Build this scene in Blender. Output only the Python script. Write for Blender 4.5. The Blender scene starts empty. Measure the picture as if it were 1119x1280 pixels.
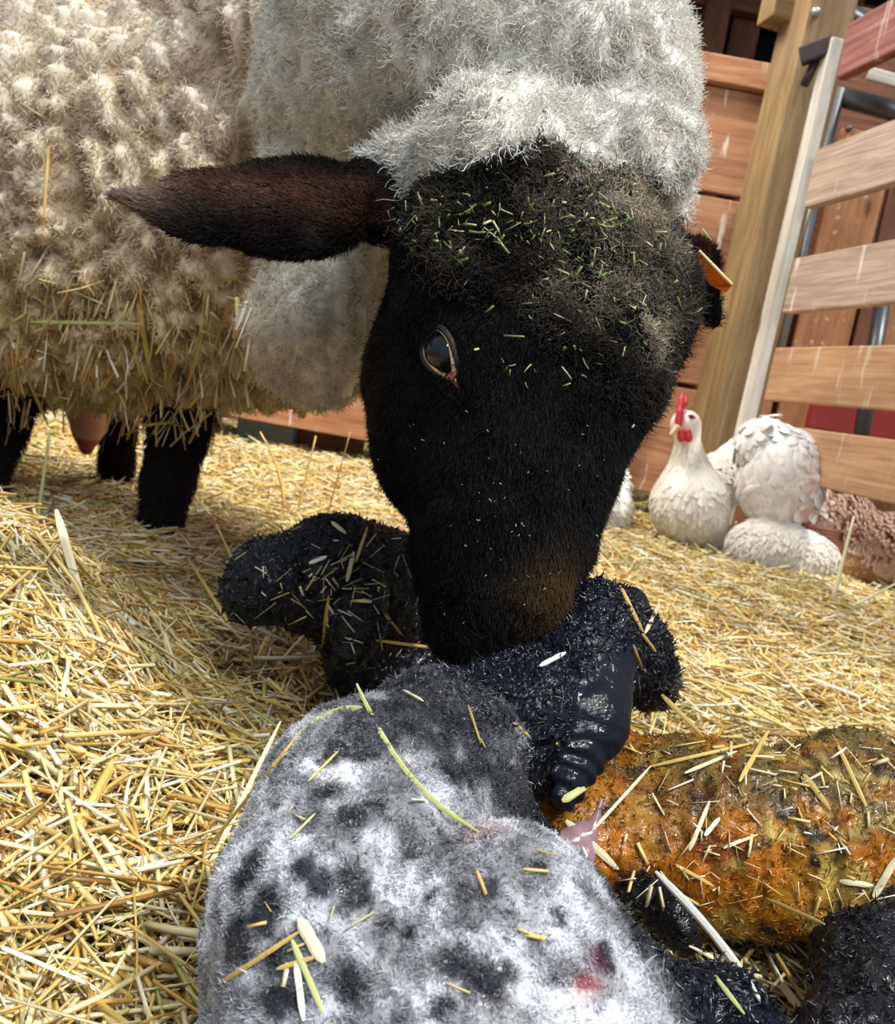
import bpy, math, random
import numpy as np
from mathutils import Vector, Matrix
from mathutils.bvhtree import BVHTree

S = bpy.context.scene
C = S.collection
PI = math.pi

# ---------------------------------------------------------------- camera
W, HH, F = 1119.0, 1280.0, 1122.0
CAM_H, PITCH, ROLL = 0.30, math.radians(7.5), math.radians(10.3)
fw = Vector((0, math.cos(PITCH), -math.sin(PITCH)))
u0 = Vector((0, math.sin(PITCH), math.cos(PITCH)))
r0 = Vector((1, 0, 0))
rt = r0 * math.cos(ROLL) + u0 * math.sin(ROLL)
up = u0 * math.cos(ROLL) - r0 * math.sin(ROLL)
CAM = Vector((0, 0, CAM_H))
cd = bpy.data.cameras.new('camera')
cam = bpy.data.objects.new('camera', cd)
C.objects.link(cam)
cam.matrix_world = Matrix.Translation(CAM) @ Matrix((
    (rt.x, up.x, -fw.x), (rt.y, up.y, -fw.y), (rt.z, up.z, -fw.z))).to_4x4()
cd.sensor_fit = 'HORIZONTAL'
cd.sensor_width = 25.0
cd.lens = 25.0 * F / W
cd.clip_start = 0.01
cd.dof.use_dof = True
cd.dof.focus_distance = 0.47
cd.dof.aperture_fstop = 16.0
S.camera = cam

def ray(px, py):
    return fw + rt * ((px - W / 2) / F) - up * ((py - HH / 2) / F)

def at(px, py, d):
    """world point seen at photo pixel (px, py) at distance d along the view axis"""
    return CAM + ray(px, py) * d

# ---------------------------------------------------------------- world, lights, exposure
S.view_settings.view_transform = 'Standard'
S.view_settings.look = 'None'
S.view_settings.exposure = 0.0
S.view_settings.gamma = 1.0
S.view_settings.use_curve_mapping = False
w = bpy.data.worlds.new('sky'); S.world = w; w.use_nodes = True
bg = w.node_tree.nodes['Background']
bg.inputs[0].default_value = (0.72, 0.86, 1.0, 1)
bg.inputs[1].default_value = 0.42

def area(name, loc, target, sx, sy, power, col):
    l = bpy.data.lights.new(name, 'AREA'); l.shape = 'RECTANGLE'
    l.size = sx; l.size_y = sy; l.energy = power; l.color = col
    o = bpy.data.objects.new(name, l); C.objects.link(o)
    o.location = loc
    o.rotation_euler = (Vector(target) - Vector(loc)).to_track_quat('-Z', 'Y').to_euler()
    return o
area('front_fill', (0.5, -1.1, 2.0), (0, 0.9, 0.1), 0.7, 0.5, 34, (0.94, 0.97, 1.0))  # added fill lamp above and behind the camera, no modelled doorway
area('overhead_fill', (-0.6, 2.3, 2.6), (0.0, 1.9, 0.0), 1.6, 0.7, 95, (1.0, 0.96, 0.87))  # added lamp overhead to brighten the straw, no roof fitting modelled
sl = bpy.data.lights.new('sun', 'SUN'); sl.energy = 3.4; sl.angle = math.radians(2.5); sl.color = (1.0, 0.95, 0.86)
so = bpy.data.objects.new('sun', sl); C.objects.link(so)
so.rotation_euler = Vector((-0.50, 0.32, -1.0)).to_track_quat('-Z', 'Y').to_euler()

# ---------------------------------------------------------------- tags
def tag(o, label=None, cat=None, group=None, kind=None):
    if label: o['label'] = label
    if cat: o['category'] = cat
    if group: o['group'] = group
    if kind: o['kind'] = kind
    return o

def empty(name, loc, label, cat, group=None):
    o = bpy.data.objects.new(name, None); C.objects.link(o)
    o.location = loc; o.empty_display_size = 0.05
    return tag(o, label, cat, group)

def adopt(child, parent):
    child.parent = parent
    child.matrix_parent_inverse = parent.matrix_basis.inverted()
    return child

# ---------------------------------------------------------------- noise
def _h(ix, iy, iz, seed):
    n = (ix.astype(np.int64) * 374761393 + iy.astype(np.int64) * 668265263 + iz.astype(np.int64) * 1274126177 + seed * 974634777) & 0xffffffff
    n = ((n ^ (n >> 13)) * 1274126177) & 0xffffffff
    n = ((n ^ (n >> 16)) * 668265263) & 0xffffffff
    n = n ^ (n >> 15)
    return (n & 0xffffff) / float(0xffffff)

def vnoise(P, scale=1.0, seed=0):
    P = np.asarray(P, float) * scale
    i = np.floor(P).astype(np.int64); f = P - i
    f = f * f * (3 - 2 * f)
    r = 0
    for dx in (0, 1):
        for dy in (0, 1):
            for dz in (0, 1):
                wgt = (f[:, 0] if dx else 1 - f[:, 0]) * (f[:, 1] if dy else 1 - f[:, 1]) * (f[:, 2] if dz else 1 - f[:, 2])
                r = r + wgt * _h(i[:, 0] + dx, i[:, 1] + dy, i[:, 2] + dz, seed)
    return r * 2 - 1

def fbm(P, scale, seed=0, oct=3):
    r = 0; a = 1; t = 0
    for k in range(oct):
        r = r + a * vnoise(P, scale * 2 ** k, seed + k * 17); t += a; a *= 0.5
    return r / t

def worley(P, scale, seed=0):
    P = np.asarray(P, float) * scale
    i = np.floor(P).astype(np.int64)
    best = np.full(len(P), 9.0)
    for dx in (-1, 0, 1):
        for dy in (-1, 0, 1):
            for dz in (-1, 0, 1):
                c = i + np.array([dx, dy, dz])
                q = c + np.stack([_h(c[:, 0], c[:, 1], c[:, 2], seed + k) for k in (1, 2, 3)], 1)
                best = np.minimum(best, ((q - P) ** 2).sum(1))
    return np.sqrt(best)

def sstep(a, b, x):
    t = np.clip((x - a) / (b - a), 0, 1)
    return t * t * (3 - 2 * t)

# ---------------------------------------------------------------- implicit bodies
def V(p): return np.array(p, float)

def rc(a, b, ra, rb, k=0.02, n=None, s=1.0):
    return ('rc', V(a), V(b), ra, rb, k, None if n is None else V(n) / np.linalg.norm(V(n)), s)

def ball(c, r, k=0.02, R=None, rot=None):
    """ellipsoid; r is a number or three semi-axes, rot a 3x3 with axes as rows"""
    r = np.array([r, r, r], float) if np.isscalar(r) else V(r)
    return ('el', V(c), r, None if rot is None else V(rot), None, k, None, 1.0)

def prim_d(pr, P):
    if pr[0] == 'rc':
        _, a, b, ra, rb, k, n, s = pr
        Q = P - a
        if n is not None:
            Q = Q + ((s - 1) * (Q @ n))[:, None] * n
        ab = b - a
        if n is not None:
            ab = ab + (s - 1) * (ab @ n) * n
        t = np.clip((Q @ ab) / (ab @ ab + 1e-12), 0, 1)
        d = np.sqrt(((Q - t[:, None] * ab) ** 2).sum(1)) - (ra + t * (rb - ra))
        return d / (1.0 if n is None else s ** 0.6)
    _, c, r, rot, _, k, _, _ = pr
    Q = P - c
    if rot is not None: Q = Q @ rot.T
    k0 = np.sqrt(((Q / r) ** 2).sum(1)); k1 = np.sqrt(((Q / r ** 2) ** 2).sum(1)) + 1e-9
    return k0 * (k0 - 1) / k1

def sdf(prims, P, cuts=()):
    d = None
    for pr in prims:
        e = prim_d(pr, P)
        if d is None: d = e
        else:
            k = pr[5]
            h = np.clip(0.5 + 0.5 * (d - e) / k, 0, 1)
            d = d * (1 - h) + e * h - k * h * (1 - h)
    for pr in cuts:
        e = -prim_d(pr, P); k = pr[5]
        h = np.clip(0.5 - 0.5 * (d - e) / k, 0, 1)
        d = d * (1 - h) + e * h + k * h * (1 - h)
    return d

def bounds(prims):
    lo = np.full(3, 1e9); hi = -lo
    for pr in prims:
        if pr[0] == 'rc':
            r = max(pr[3], pr[4]); pts = [pr[1] - r, pr[1] + r, pr[2] - r, pr[2] + r]
        else:
            r = pr[2].max(); pts = [pr[1] - r, pr[1] + r]
        for q in pts: lo = np.minimum(lo, q); hi = np.maximum(hi, q)
    return lo - 0.03, hi + 0.03

def surface(prims, h, cuts=()):
    """naive surface nets on a sparse grid -> verts, quads"""
    lo, hi = bounds(prims)
    B = 4
    n = np.ceil((hi - lo) / (h * B)).astype(int) + 1
    gx, gy, gz = np.meshgrid(*[np.arange(k) for k in n], indexing='ij')
    cc = np.stack([gx.ravel(), gy.ravel(), gz.ravel()], 1)
    d = sdf(prims, lo + (cc + 0.5) * h * B, cuts)
    cc = cc[np.abs(d) < h * B * 1.7]
    o = np.stack(np.meshgrid(*[np.arange(B)] * 3, indexing='ij'), -1).reshape(-1, 3)
    cells = (cc[:, None, :] * B + o[None]).reshape(-1, 3)
    N = (n * B + 3).astype(np.int64)
    key = lambda c: (c[:, 0] * N[1] + c[:, 1]) * N[2] + c[:, 2]
    co = np.stack(np.meshgrid(*[np.arange(2)] * 3, indexing='ij'), -1).reshape(-1, 3)
    ck = np.stack([key(cells + q) for q in co], 1)
    uk, inv = np.unique(ck, return_inverse=True)
    uc = np.stack([uk // (N[1] * N[2]), (uk // N[2]) % N[1], uk % N[2]], 1)
    uv = sdf(prims, lo + uc * h, cuts)
    val = uv[inv.reshape(ck.shape)]
    ins = val < 0
    act = ins.any(1) & ~ins.all(1)
    cells = cells[act]; val = val[act]
    E = [(a, b) for a in range(8) for b in range(a + 1, 8) if abs(co[a] - co[b]).sum() == 1]
    acc = np.zeros((len(cells), 3)); cnt = np.zeros(len(cells))
    for a, b in E:
        va, vb = val[:, a], val[:, b]
        m = (va < 0) != (vb < 0)
        t = np.where(m, va / np.where(m, va - vb, 1), 0)
        acc += m[:, None] * (co[a] + t[:, None] * (co[b] - co[a])); cnt += m
    verts = lo + (cells + acc / cnt[:, None]) * h
    k = key(cells); order = np.argsort(k); ks = k[order]
    def find(c):
        q = key(c); i = np.clip(np.searchsorted(ks, q), 0, len(ks) - 1)
        return np.where(ks[i] == q, order[i], -1)
    quads = []
    for ax in range(3):
        b = {0: 4, 1: 2, 2: 1}[ax]
        m = (val[:, 0] < 0) != (val[:, b] < 0)
        c = cells[m]; flip = val[m, 0] < 0
        a1, a2 = (ax + 1) % 3, (ax + 2) % 3
        e1 = np.eye(3, dtype=int)[a1]; e2 = np.eye(3, dtype=int)[a2]
        q = np.stack([find(c - e1 - e2), find(c - e2), find(c), find(c - e1)], 1)
        ok = (q >= 0).all(1); q = q[ok]; flip = flip[ok]
        q[~flip] = q[~flip][:, ::-1]
        quads.append(q)
    return verts, np.concatenate(quads)

def relax(v, q, it=2, lam=0.5):
    a = np.concatenate([q[:, 0], q[:, 1], q[:, 2], q[:, 3]]); b = np.concatenate([q[:, 1], q[:, 2], q[:, 3], q[:, 0]])
    for _ in range(it):
        s = np.zeros_like(v); n = np.zeros(len(v))
        for i, j in ((a, b), (b, a)):
            for k in range(3): s[:, k] += np.bincount(i, v[j, k], len(v))
            n += np.bincount(i, minlength=len(v))
        v = v + lam * (s / np.maximum(n, 1)[:, None] - v)
    return v

def vnormals(v, q):
    n = np.cross(v[q[:, 2]] - v[q[:, 0]], v[q[:, 3]] - v[q[:, 1]])
    s = np.zeros_like(v)
    for c in range(q.shape[1]):
        for k in range(3): s[:, k] += np.bincount(q[:, c], n[:, k], len(v))
    return s / (np.linalg.norm(s, axis=1)[:, None] + 1e-12)

def mesh_np(name, v, q, mat=None, col=None, smooth=True, parent=None, matidx=None):
    """numpy arrays to ONE linked mesh object; q is (n,3) or (n,4); col is per vertex"""
    me = bpy.data.meshes.new(name)
    v = np.asarray(v, np.float32); q = np.asarray(q, np.int32); k = q.shape[1]
    me.vertices.add(len(v)); me.vertices.foreach_set('co', v.ravel())
    me.loops.add(q.size); me.loops.foreach_set('vertex_index', q.ravel())
    me.polygons.add(len(q)); me.polygons.foreach_set('loop_start', np.arange(0, q.size, k, dtype=np.int32))
    me.polygons.foreach_set('loop_total', np.full(len(q), k, np.int32))
    if smooth: me.polygons.foreach_set('use_smooth', np.ones(len(q), bool))
    if col is not None:
        a = me.color_attributes.new('Col', 'FLOAT_COLOR', 'POINT')
        c = np.ones((len(v), 4), np.float32); c[:, :3] = col
        a.data.foreach_set('color', c.ravel())
    me.update(calc_edges=True); me.validate()
    if mat is not None:
        for m in (mat if isinstance(mat, (list, tuple)) else [mat]): me.materials.append(m)
    o = bpy.data.objects.new(name, me); C.objects.link(o)
    if parent is not None: adopt(o, parent)
    return o

def hair_np(name, P, rad, col, mat, parent=None):
    """P (n, k, 3) strands; rad (k,) or (n,k); col (n,3)"""
    n, k = P.shape[:2]
    hc = bpy.data.hair_curves.new(name)
    hc.add_curves([k] * n)
    hc.attributes['position'].data.foreach_set('vector', P.astype(np.float32).ravel())
    r = hc.attributes.get('radius') or hc.attributes.new('radius', 'FLOAT', 'POINT')
    r.data.foreach_set('value', np.ascontiguousarray(np.broadcast_to(rad, (n, k)), dtype=np.float32).ravel())
    a = hc.attributes.new('Col', 'FLOAT_COLOR', 'CURVE')
    c = np.ones((n, 4), np.float32); c[:, :3] = col
    a.data.foreach_set('color', c.ravel())
    hc.materials.append(mat)
    o = bpy.data.objects.new(name, hc); C.objects.link(o)
    if parent is not None: adopt(o, parent)
    return o

def scatter(v, q, n, wfun, rng):
    """n random points on the surface weighted by area * wfun(centre, normal) -> P, N"""
    a, b, c, d = (v[q[:, i]] for i in range(4))
    nn = np.cross(c - a, d - b); ar = np.linalg.norm(nn, axis=1) * 0.5
    nn = nn / (np.linalg.norm(nn, axis=1)[:, None] + 1e-12)
    cen = (a + b + c + d) / 4
    wt = ar * wfun(cen, nn)
    i = rng.choice(len(q), n, p=wt / wt.sum())
    s, t = rng.random(n)[:, None], rng.random(n)[:, None]
    P = (a[i] * (1 - s) + b[i] * s) * (1 - t) + (d[i] * (1 - s) + c[i] * s) * t
    return P, nn[i]

CAMV = V(CAM)
def facing(P, N, back=0.12):
    d = CAMV - P; d /= np.linalg.norm(d, axis=1)[:, None]
    return np.where((d * N).sum(1) > -0.25, 1.0, back)

# ---------------------------------------------------------------- materials
def nt(name):
    m = bpy.data.materials.new(name); m.use_nodes = True
    t = m.node_tree; b = t.nodes['Principled BSDF']
    return m, t, b

def nd(t, typ, **kw):
    n = t.nodes.new(typ)
    for k, v in kw.items():
        if k in n.inputs: n.inputs[k].default_value = v
        else: setattr(n, k, v)
    return n

def ramp(t, fac, stops):
    r = t.nodes.new('ShaderNodeValToRGB')
    e = r.color_ramp.elements
    while len(e) < len(stops): e.new(0.5)
    for i, (p, c) in enumerate(stops):
        e[i].position = p; e[i].color = (*c, 1)
    t.links.new(fac, r.inputs[0])
    return r.outputs[0]

def mixc(t, fac, a, b, mode='MIX'):
    m = t.nodes.new('ShaderNodeMix'); m.data_type = 'RGBA'; m.blend_type = mode
    for s, v in ((m.inputs[0], fac), (m.inputs[6], a), (m.inputs[7], b)):
        if hasattr(v, 'node'): t.links.new(v, s)
        elif isinstance(v, (tuple, list)): s.default_value = (*v, 1)
        else: s.default_value = v
    return m.outputs[2]

def noise(t, vec, scale, detail=4, rough=0.55, dist=0.0):
    n = nd(t, 'ShaderNodeTexNoise', Scale=scale, Detail=detail, Roughness=rough, Distortion=dist)
    if vec is not None: t.links.new(vec, n.inputs['Vector'])
    return n.outputs[0]

def coords(t, scale=(1, 1, 1), rot=(0, 0, 0), which='Object'):
    c = t.nodes.new('ShaderNodeTexCoord'); mp = t.nodes.new('ShaderNodeMapping')
    mp.inputs['Scale'].default_value = scale; mp.inputs['Rotation'].default_value = rot
    t.links.new(c.outputs[which], mp.inputs[0]); return mp.outputs[0]

def bump(t, b, height, strength, dist=0.01):
    n = nd(t, 'ShaderNodeBump', Strength=strength, Distance=dist)
    t.links.new(height, n.inputs['Height']); t.links.new(n.outputs[0], b.inputs['Normal'])
    return n

def m_plain(name, col, rough=0.6, **kw):
    m, t, b = nt(name)
    n = noise(t, coords(t), 30)
    c = mixc(t, n, tuple(x * 0.75 for x in col), tuple(min(1, x * 1.2) for x in col))
    t.links.new(c, b.inputs['Base Color']); b.inputs['Roughness'].default_value = rough
    for k, v in kw.items(): b.inputs[k].default_value = v
    return m

def m_attr(name, rough=0.7, spec=0.3, coat=0.0, bumps=(), colnoise=0.0, sss=0.0, coat_rough=0.15, sheen=0.0):
    m, t, b = nt(name)
    a = nd(t, 'ShaderNodeAttribute', attribute_name='Col')
    col = a.outputs['Color']
    if colnoise:
        n = noise(t, coords(t), 60)
        col = mixc(t, colnoise, col, mixc(t, 1.0, col, ramp(t, n, [(0.3, (0.35, 0.33, 0.3)), (0.7, (1.3, 1.3, 1.3))]), 'MULTIPLY'))
    t.links.new(col, b.inputs['Base Color'])
    b.inputs['Roughness'].default_value = rough
    b.inputs['Specular IOR Level'].default_value = spec
    b.inputs['Coat Weight'].default_value = coat
    b.inputs['Coat Roughness'].default_value = coat_rough
    b.inputs['Sheen Weight'].default_value = sheen
    prev = None
    for sc, st, ds in bumps:
        h = noise(t, coords(t), sc, 3, 0.6)
        n = nd(t, 'ShaderNodeBump', Strength=st, Distance=ds)
        t.links.new(h, n.inputs['Height'])
        if prev is not None: t.links.new(prev, n.inputs['Normal'])
        prev = n.outputs[0]
    if prev is not None:
        t.links.new(prev, b.inputs['Normal'])
        if coat: t.links.new(prev, b.inputs['Coat Normal'])
    return m

def m_wood(name, dark, mid, light, axis=0, stain=0.0, rough=0.7, grain=1.0):
    """procedural timber, grain along the object's local axis"""
    m, t, b = nt(name)
    sc = [22.0 * grain] * 3; sc[axis] = 1.3
    oi = nd(t, 'ShaderNodeObjectInfo')
    c = t.nodes.new('ShaderNodeTexCoord')
    add = nd(t, 'ShaderNodeVectorMath', operation='ADD')
    cmb = nd(t, 'ShaderNodeCombineXYZ')
    mul = nd(t, 'ShaderNodeMath', operation='MULTIPLY'); mul.inputs[1].default_value = 13.7
    t.links.new(oi.outputs['Random'], mul.inputs[0])
    for i in range(3): t.links.new(mul.outputs[0], cmb.inputs[i])
    t.links.new(c.outputs['Object'], add.inputs[0]); t.links.new(cmb.outputs[0], add.inputs[1])
    mp = nd(t, 'ShaderNodeMapping'); mp.inputs['Scale'].default_value = sc
    t.links.new(add.outputs[0], mp.inputs[0])
    g = noise(t, mp.outputs[0], 2.2, 6, 0.65, 1.2)
    col = ramp(t, g, [(0.28, dark), (0.5, mid), (0.72, light)])
    mp2 = nd(t, 'ShaderNodeMapping'); sc2 = [7.0] * 3; sc2[axis] = 2.2; mp2.inputs['Scale'].default_value = sc2
    t.links.new(add.outputs[0], mp2.inputs[0])
    big = noise(t, mp2.outputs[0], 1.2, 3)
    col = mixc(t, 0.6, col, mixc(t, 1.0, col, ramp(t, big, [(0.3, (0.6, 0.55, 0.5)), (0.7, (1.25, 1.22, 1.2))]), 'MULTIPLY'))
    vk = nd(t, 'ShaderNodeTexVoronoi', Scale=1.1); t.links.new(mp2.outputs[0], vk.inputs['Vector'])
    kn = ramp(t, vk.outputs['Distance'], [(0.05, (0.9, 0.9, 0.9)), (0.11, (0, 0, 0))])
    col = mixc(t, kn, col, tuple(x * 0.35 for x in dark))
    if stain:
        mp3 = nd(t, 'ShaderNodeMapping'); mp3.inputs['Scale'].default_value = (26, 26, 4.0)
        t.links.new(add.outputs[0], mp3.inputs[0])
        s = noise(t, mp3.outputs[0], 1.0, 3, 0.6)
        f = ramp(t, s, [(0.62, (0, 0, 0)), (0.70, (stain, stain, stain))])
        col = mixc(t, f, col, (0.78, 0.70, 0.62))
    t.links.new(col, b.inputs['Base Color'])
    b.inputs['Roughness'].default_value = rough
    bump(t, b, g, 0.35, 0.004)
    return m

# ---------------------------------------------------------------- hard-surface helper
def bar(name, A, B, wdt, thk, mat, side=None, parent=None, bevel=0.004, label=None, cat=None, group=None, kind=None):
    """a bevelled timber/metal bar from A to B; local X runs along it, wdt along local Z, thk along local Y"""
    A, B = Vector(A), Vector(B)
    x = (B - A).normalized(); L = (B - A).length
    side = Vector(side) if side is not None else Vector((0, 0, 1))
    y = side.cross(x).normalized(); z = x.cross(y)
    import bmesh
    bm = bmesh.new(); bmesh.ops.create_cube(bm, size=1.0)
    bmesh.ops.scale(bm, vec=(L, thk, wdt), verts=bm.verts)
    if bevel: bmesh.ops.bevel(bm, geom=bm.edges[:], offset=bevel, segments=2, affect='EDGES', profile=0.6)
    me = bpy.data.meshes.new(name); bm.to_mesh(me); bm.free()
    me.materials.append(mat)
    o = bpy.data.objects.new(name, me); C.objects.link(o)
    M = Matrix((x, y, z)).transposed().to_4x4(); M.translation = (A + B) / 2
    if parent is not None:
        o.parent = parent; o.matrix_parent_inverse = parent.matrix_basis.inverted()
    o.matrix_world = M
    if parent is not None: o.matrix_basis = M
    return tag(o, label, cat, group, kind)

def tube_np(pts, rad, seg=12, cap=True):
    pts = np.asarray(pts, float); n = len(pts)
    rad = np.broadcast_to(rad, (n,))
    T = np.gradient(pts, axis=0); T /= np.linalg.norm(T, axis=1)[:, None] + 1e-12
    ref = np.array([0.13, 0.21, 0.97]); 
    if abs(T[0] @ ref) > 0.9: ref = np.array([1.0, 0.1, 0.05])
    v = []; 
    for i in range(n):
        a = np.cross(T[i], ref); a /= np.linalg.norm(a); b = np.cross(T[i], a)
        th = np.linspace(0, 2 * PI, seg, endpoint=False)
        v.append(pts[i] + rad[i] * (np.cos(th)[:, None] * a + np.sin(th)[:, None] * b))
    v = np.concatenate(v); q = []
    for i in range(n - 1):
        for j in range(seg):
            k = (j + 1) % seg
            q.append((i * seg + j, i * seg + k, (i + 1) * seg + k, (i + 1) * seg + j))
    if cap:
        c0 = len(v); v = np.vstack([v, pts[0], pts[-1]])
        for j in range(seg):
            k = (j + 1) % seg
            q.append((c0, c0, k, j)); q.append((c0 + 1, c0 + 1, (n - 1) * seg + j, (n - 1) * seg + k))
    return v, np.array(q)

def tri_fix(q):
    """quads with a doubled corner -> list of polygons"""
    out = []
    for f in q:
        g = []
        for i in f:
            if i not in g: g.append(int(i))
        if len(g) > 2: out.append(g)
    return out

def tube(name, pts, rad, mat, seg=12, parent=None, **kw):
    v, q = tube_np(pts, rad, seg)
    me = bpy.data.meshes.new(name); me.from_pydata([tuple(x) for x in v], [], tri_fix(q))
    me.polygons.foreach_set('use_smooth', [True] * len(me.polygons)); me.materials.append(mat)
    o = bpy.data.objects.new(name, me); C.objects.link(o)
    if parent is not None: adopt(o, parent)
    return tag(o, **kw)
# ================================================================ THE BARN
M = {}
M['panel'] = m_wood('panel_wood', (0.26, 0.105, 0.045), (0.43, 0.20, 0.10), (0.56, 0.31, 0.18), axis=0, stain=0.8, grain=0.7)
M['post'] = m_wood('post_wood', (0.14, 0.085, 0.032), (0.24, 0.155, 0.066), (0.33, 0.23, 0.115), axis=0, grain=0.8)
M['board'] = m_wood('gate_board_wood', (0.30, 0.16, 0.08), (0.46, 0.27, 0.15), (0.58, 0.38, 0.24), axis=0, stain=0.55, grain=1.3)
M['board_grey'] = m_wood('weathered_board_wood', (0.24, 0.17, 0.12), (0.42, 0.31, 0.24), (0.58, 0.48, 0.40), axis=0, stain=0.8, grain=1.5)
M['board_red'] = m_wood('red_board_wood', (0.12, 0.035, 0.03), (0.22, 0.075, 0.06), (0.36, 0.17, 0.14), axis=0, stain=0.5, grain=1.3)
M['white'] = m_wood('white_painted_wood', (0.42, 0.38, 0.32), (0.62, 0.60, 0.54), (0.74, 0.73, 0.68), axis=0, grain=0.8)
M['dark_wood'] = m_wood('old_barn_wood', (0.07, 0.024, 0.012), (0.19, 0.07, 0.033), (0.28, 0.115, 0.055), axis=0)
M['ply'] = m_wood('orange_plywood', (0.28, 0.11, 0.04), (0.42, 0.19, 0.085), (0.52, 0.27, 0.14), axis=0, stain=0.5, grain=0.6)
M['steel'] = m_plain('galvanised_steel', (0.42, 0.44, 0.45), 0.35, Metallic=0.8)
M['dark_steel'] = m_plain('dark_steel', (0.10, 0.105, 0.12), 0.4, Metallic=0.6)
M['hinge'] = m_plain('rusty_steel', (0.045, 0.03, 0.032), 0.5, Metallic=0.5)
M['red_paint'] = m_plain('red_paint', (0.32, 0.03, 0.025), 0.5)
M['blue_plastic'] = m_plain('blue_grey_plastic', (0.20, 0.27, 0.30), 0.45)
M['soil'] = m_plain('dark_litter', (0.16, 0.10, 0.045), 0.95)

WY = 3.1                                    # back wall distance
def wx(px, py, y=WY):                       # world x,z where a pixel's ray meets the plane y = const
    r = ray(px, py); t = (y - CAM.y) / r.y
    return CAM + r * t

# --- the low panel wall behind the ewe and hens
xr = wx(935, 270).x
wall = bpy.data.objects.new('wall_back', None); C.objects.link(wall); wall.location = (0, WY, 0)
tag(wall, kind='structure')
for z0, z1 in ((0.085, 0.455), (0.472, 1.085), (1.10, 1.425)):
    bar('wall_board', (-4.6, WY + 0.012, (z0 + z1) / 2), (xr, WY + 0.012, (z0 + z1) / 2), z1 - z0, 0.025, M['panel'], parent=wall)
bar('wall_cap', (-4.6, WY - 0.005, 1.472), (xr + 0.01, WY - 0.005, 1.472), 0.085, 0.055, M['panel'], parent=wall)
for x in (-4.2, -2.6, -1.2, 0.15, xr - 0.05):
    bar('wall_stud', (x, WY + 0.07, -0.02), (x, WY + 0.07, 1.46), 0.04, 0.09, M['dark_wood'], side=(0, 1, 0), parent=wall)
# things half seen in the dark gap under the wall
bk = bar('plastic_bin', at(300, 530, 3.3), at(372, 543, 3.3), 0.17, 0.12, M['blue_plastic'], bevel=0.02,
         label='blue-grey plastic bin glimpsed under the back wall beyond the ewe\'s belly', cat='bin')
bl = bar('timber_offcut', at(375, 548, 3.35), at(452, 566, 3.35), 0.13, 0.10, M['dark_wood'], bevel=0.008,
         label='dark reddish timber offcut lying in the gap under the back wall', cat='timber')

# --- far dark slatted wall and a shading slab above it
far = bpy.data.objects.new('wall_far', None); C.objects.link(far); far.location = (0, 5.2, 0); tag(far, kind='structure')
x = -6.5; rr = random.Random(4)
while x < 4.2:
    wd = 0.11 + rr.random() * 0.05
    bar('wall_board', (x, 5.2 + rr.random() * 0.02, 0), (x, 5.2, 3.6), 0.025, wd, M['dark_wood'], side=(0, 1, 0), parent=far)
    x += wd + 0.10 + rr.random() * 0.06
for z in (wx(925, 100, 5.12).z, wx(830, -18, 5.12).z):
    bar('wall_rail', (-6.5, 5.12, z), (4.2, 5.12, z), 0.14, 0.07, M['dark_wood'], parent=far)
fx = wx(888, 50, 5.05).x
bar('wall_post', (fx, 5.05, 0), (fx, 5.05, 3.4), 0.13, 0.13, M['dark_wood'], side=(0, 1, 0), parent=far)
bar('wall_backing', (-6.6, 5.4, 1.8), (4.4, 5.4, 1.8), 3.7, 0.03, m_plain('dark_gap_sheet', (0.012, 0.008, 0.008), 0.95), parent=far, bevel=0)  # near-black sheet, stands in for the darkness between the slats
ceil = bar('shade_ceiling', (-6.8, 4.5, 3.0), (4.4, 4.5, 3.0), 0.05, 2.0, M['dark_wood'], kind='structure', bevel=0)  # unseen slab added to keep daylight off the far wall
# --- right side wall of the barn beyond the gate
P1 = at(1150, 400, 3.15)

# --- floor under the litter
bpy_floor = bar('floor', (-6.8, 2.4, -0.06), (4.4, 2.4, -0.06), 0.06, 6.4, M['soil'], kind='structure', bevel=0)

# --- big timber post
PD = 2.62
pt, pb = at(1010, 60, PD), at(912, 480, PD)
pt2 = wx(1008, 80, pt.y); pb2 = wx(925, 440, pt.y)
dirp = (pt2 - pb2).normalized()
zb = pb2 + dirp * ((-0.02 - pb2.z) / dirp.z); zt = pb2 + dirp * ((2.1 - pb2.z) / dirp.z)
post = bar('timber_post', zb, zt, 0.15, 0.15, M['post'], side=Vector((0.28, -1, 0)), bevel=0.012,
           label='thick upright square timber post the slatted gate hangs from', cat='post')
bo = wx(1021, 14, pt.y - 0.10)
tube('bolt', [bo + Vector((0, 0.03, 0)), bo, bo - Vector((0, 0.006, 0))], [0.013, 0.013, 0.006], M['steel'], 10, parent=post)
tp = wx(972, 8, pt.y + 0.02)
bar('timber_block', tp + Vector((-0.03, 0, 0)), tp + Vector((0.1, 0.03, 0.0)), 0.09, 0.09, M['post'], parent=post, bevel=0.006)

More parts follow.
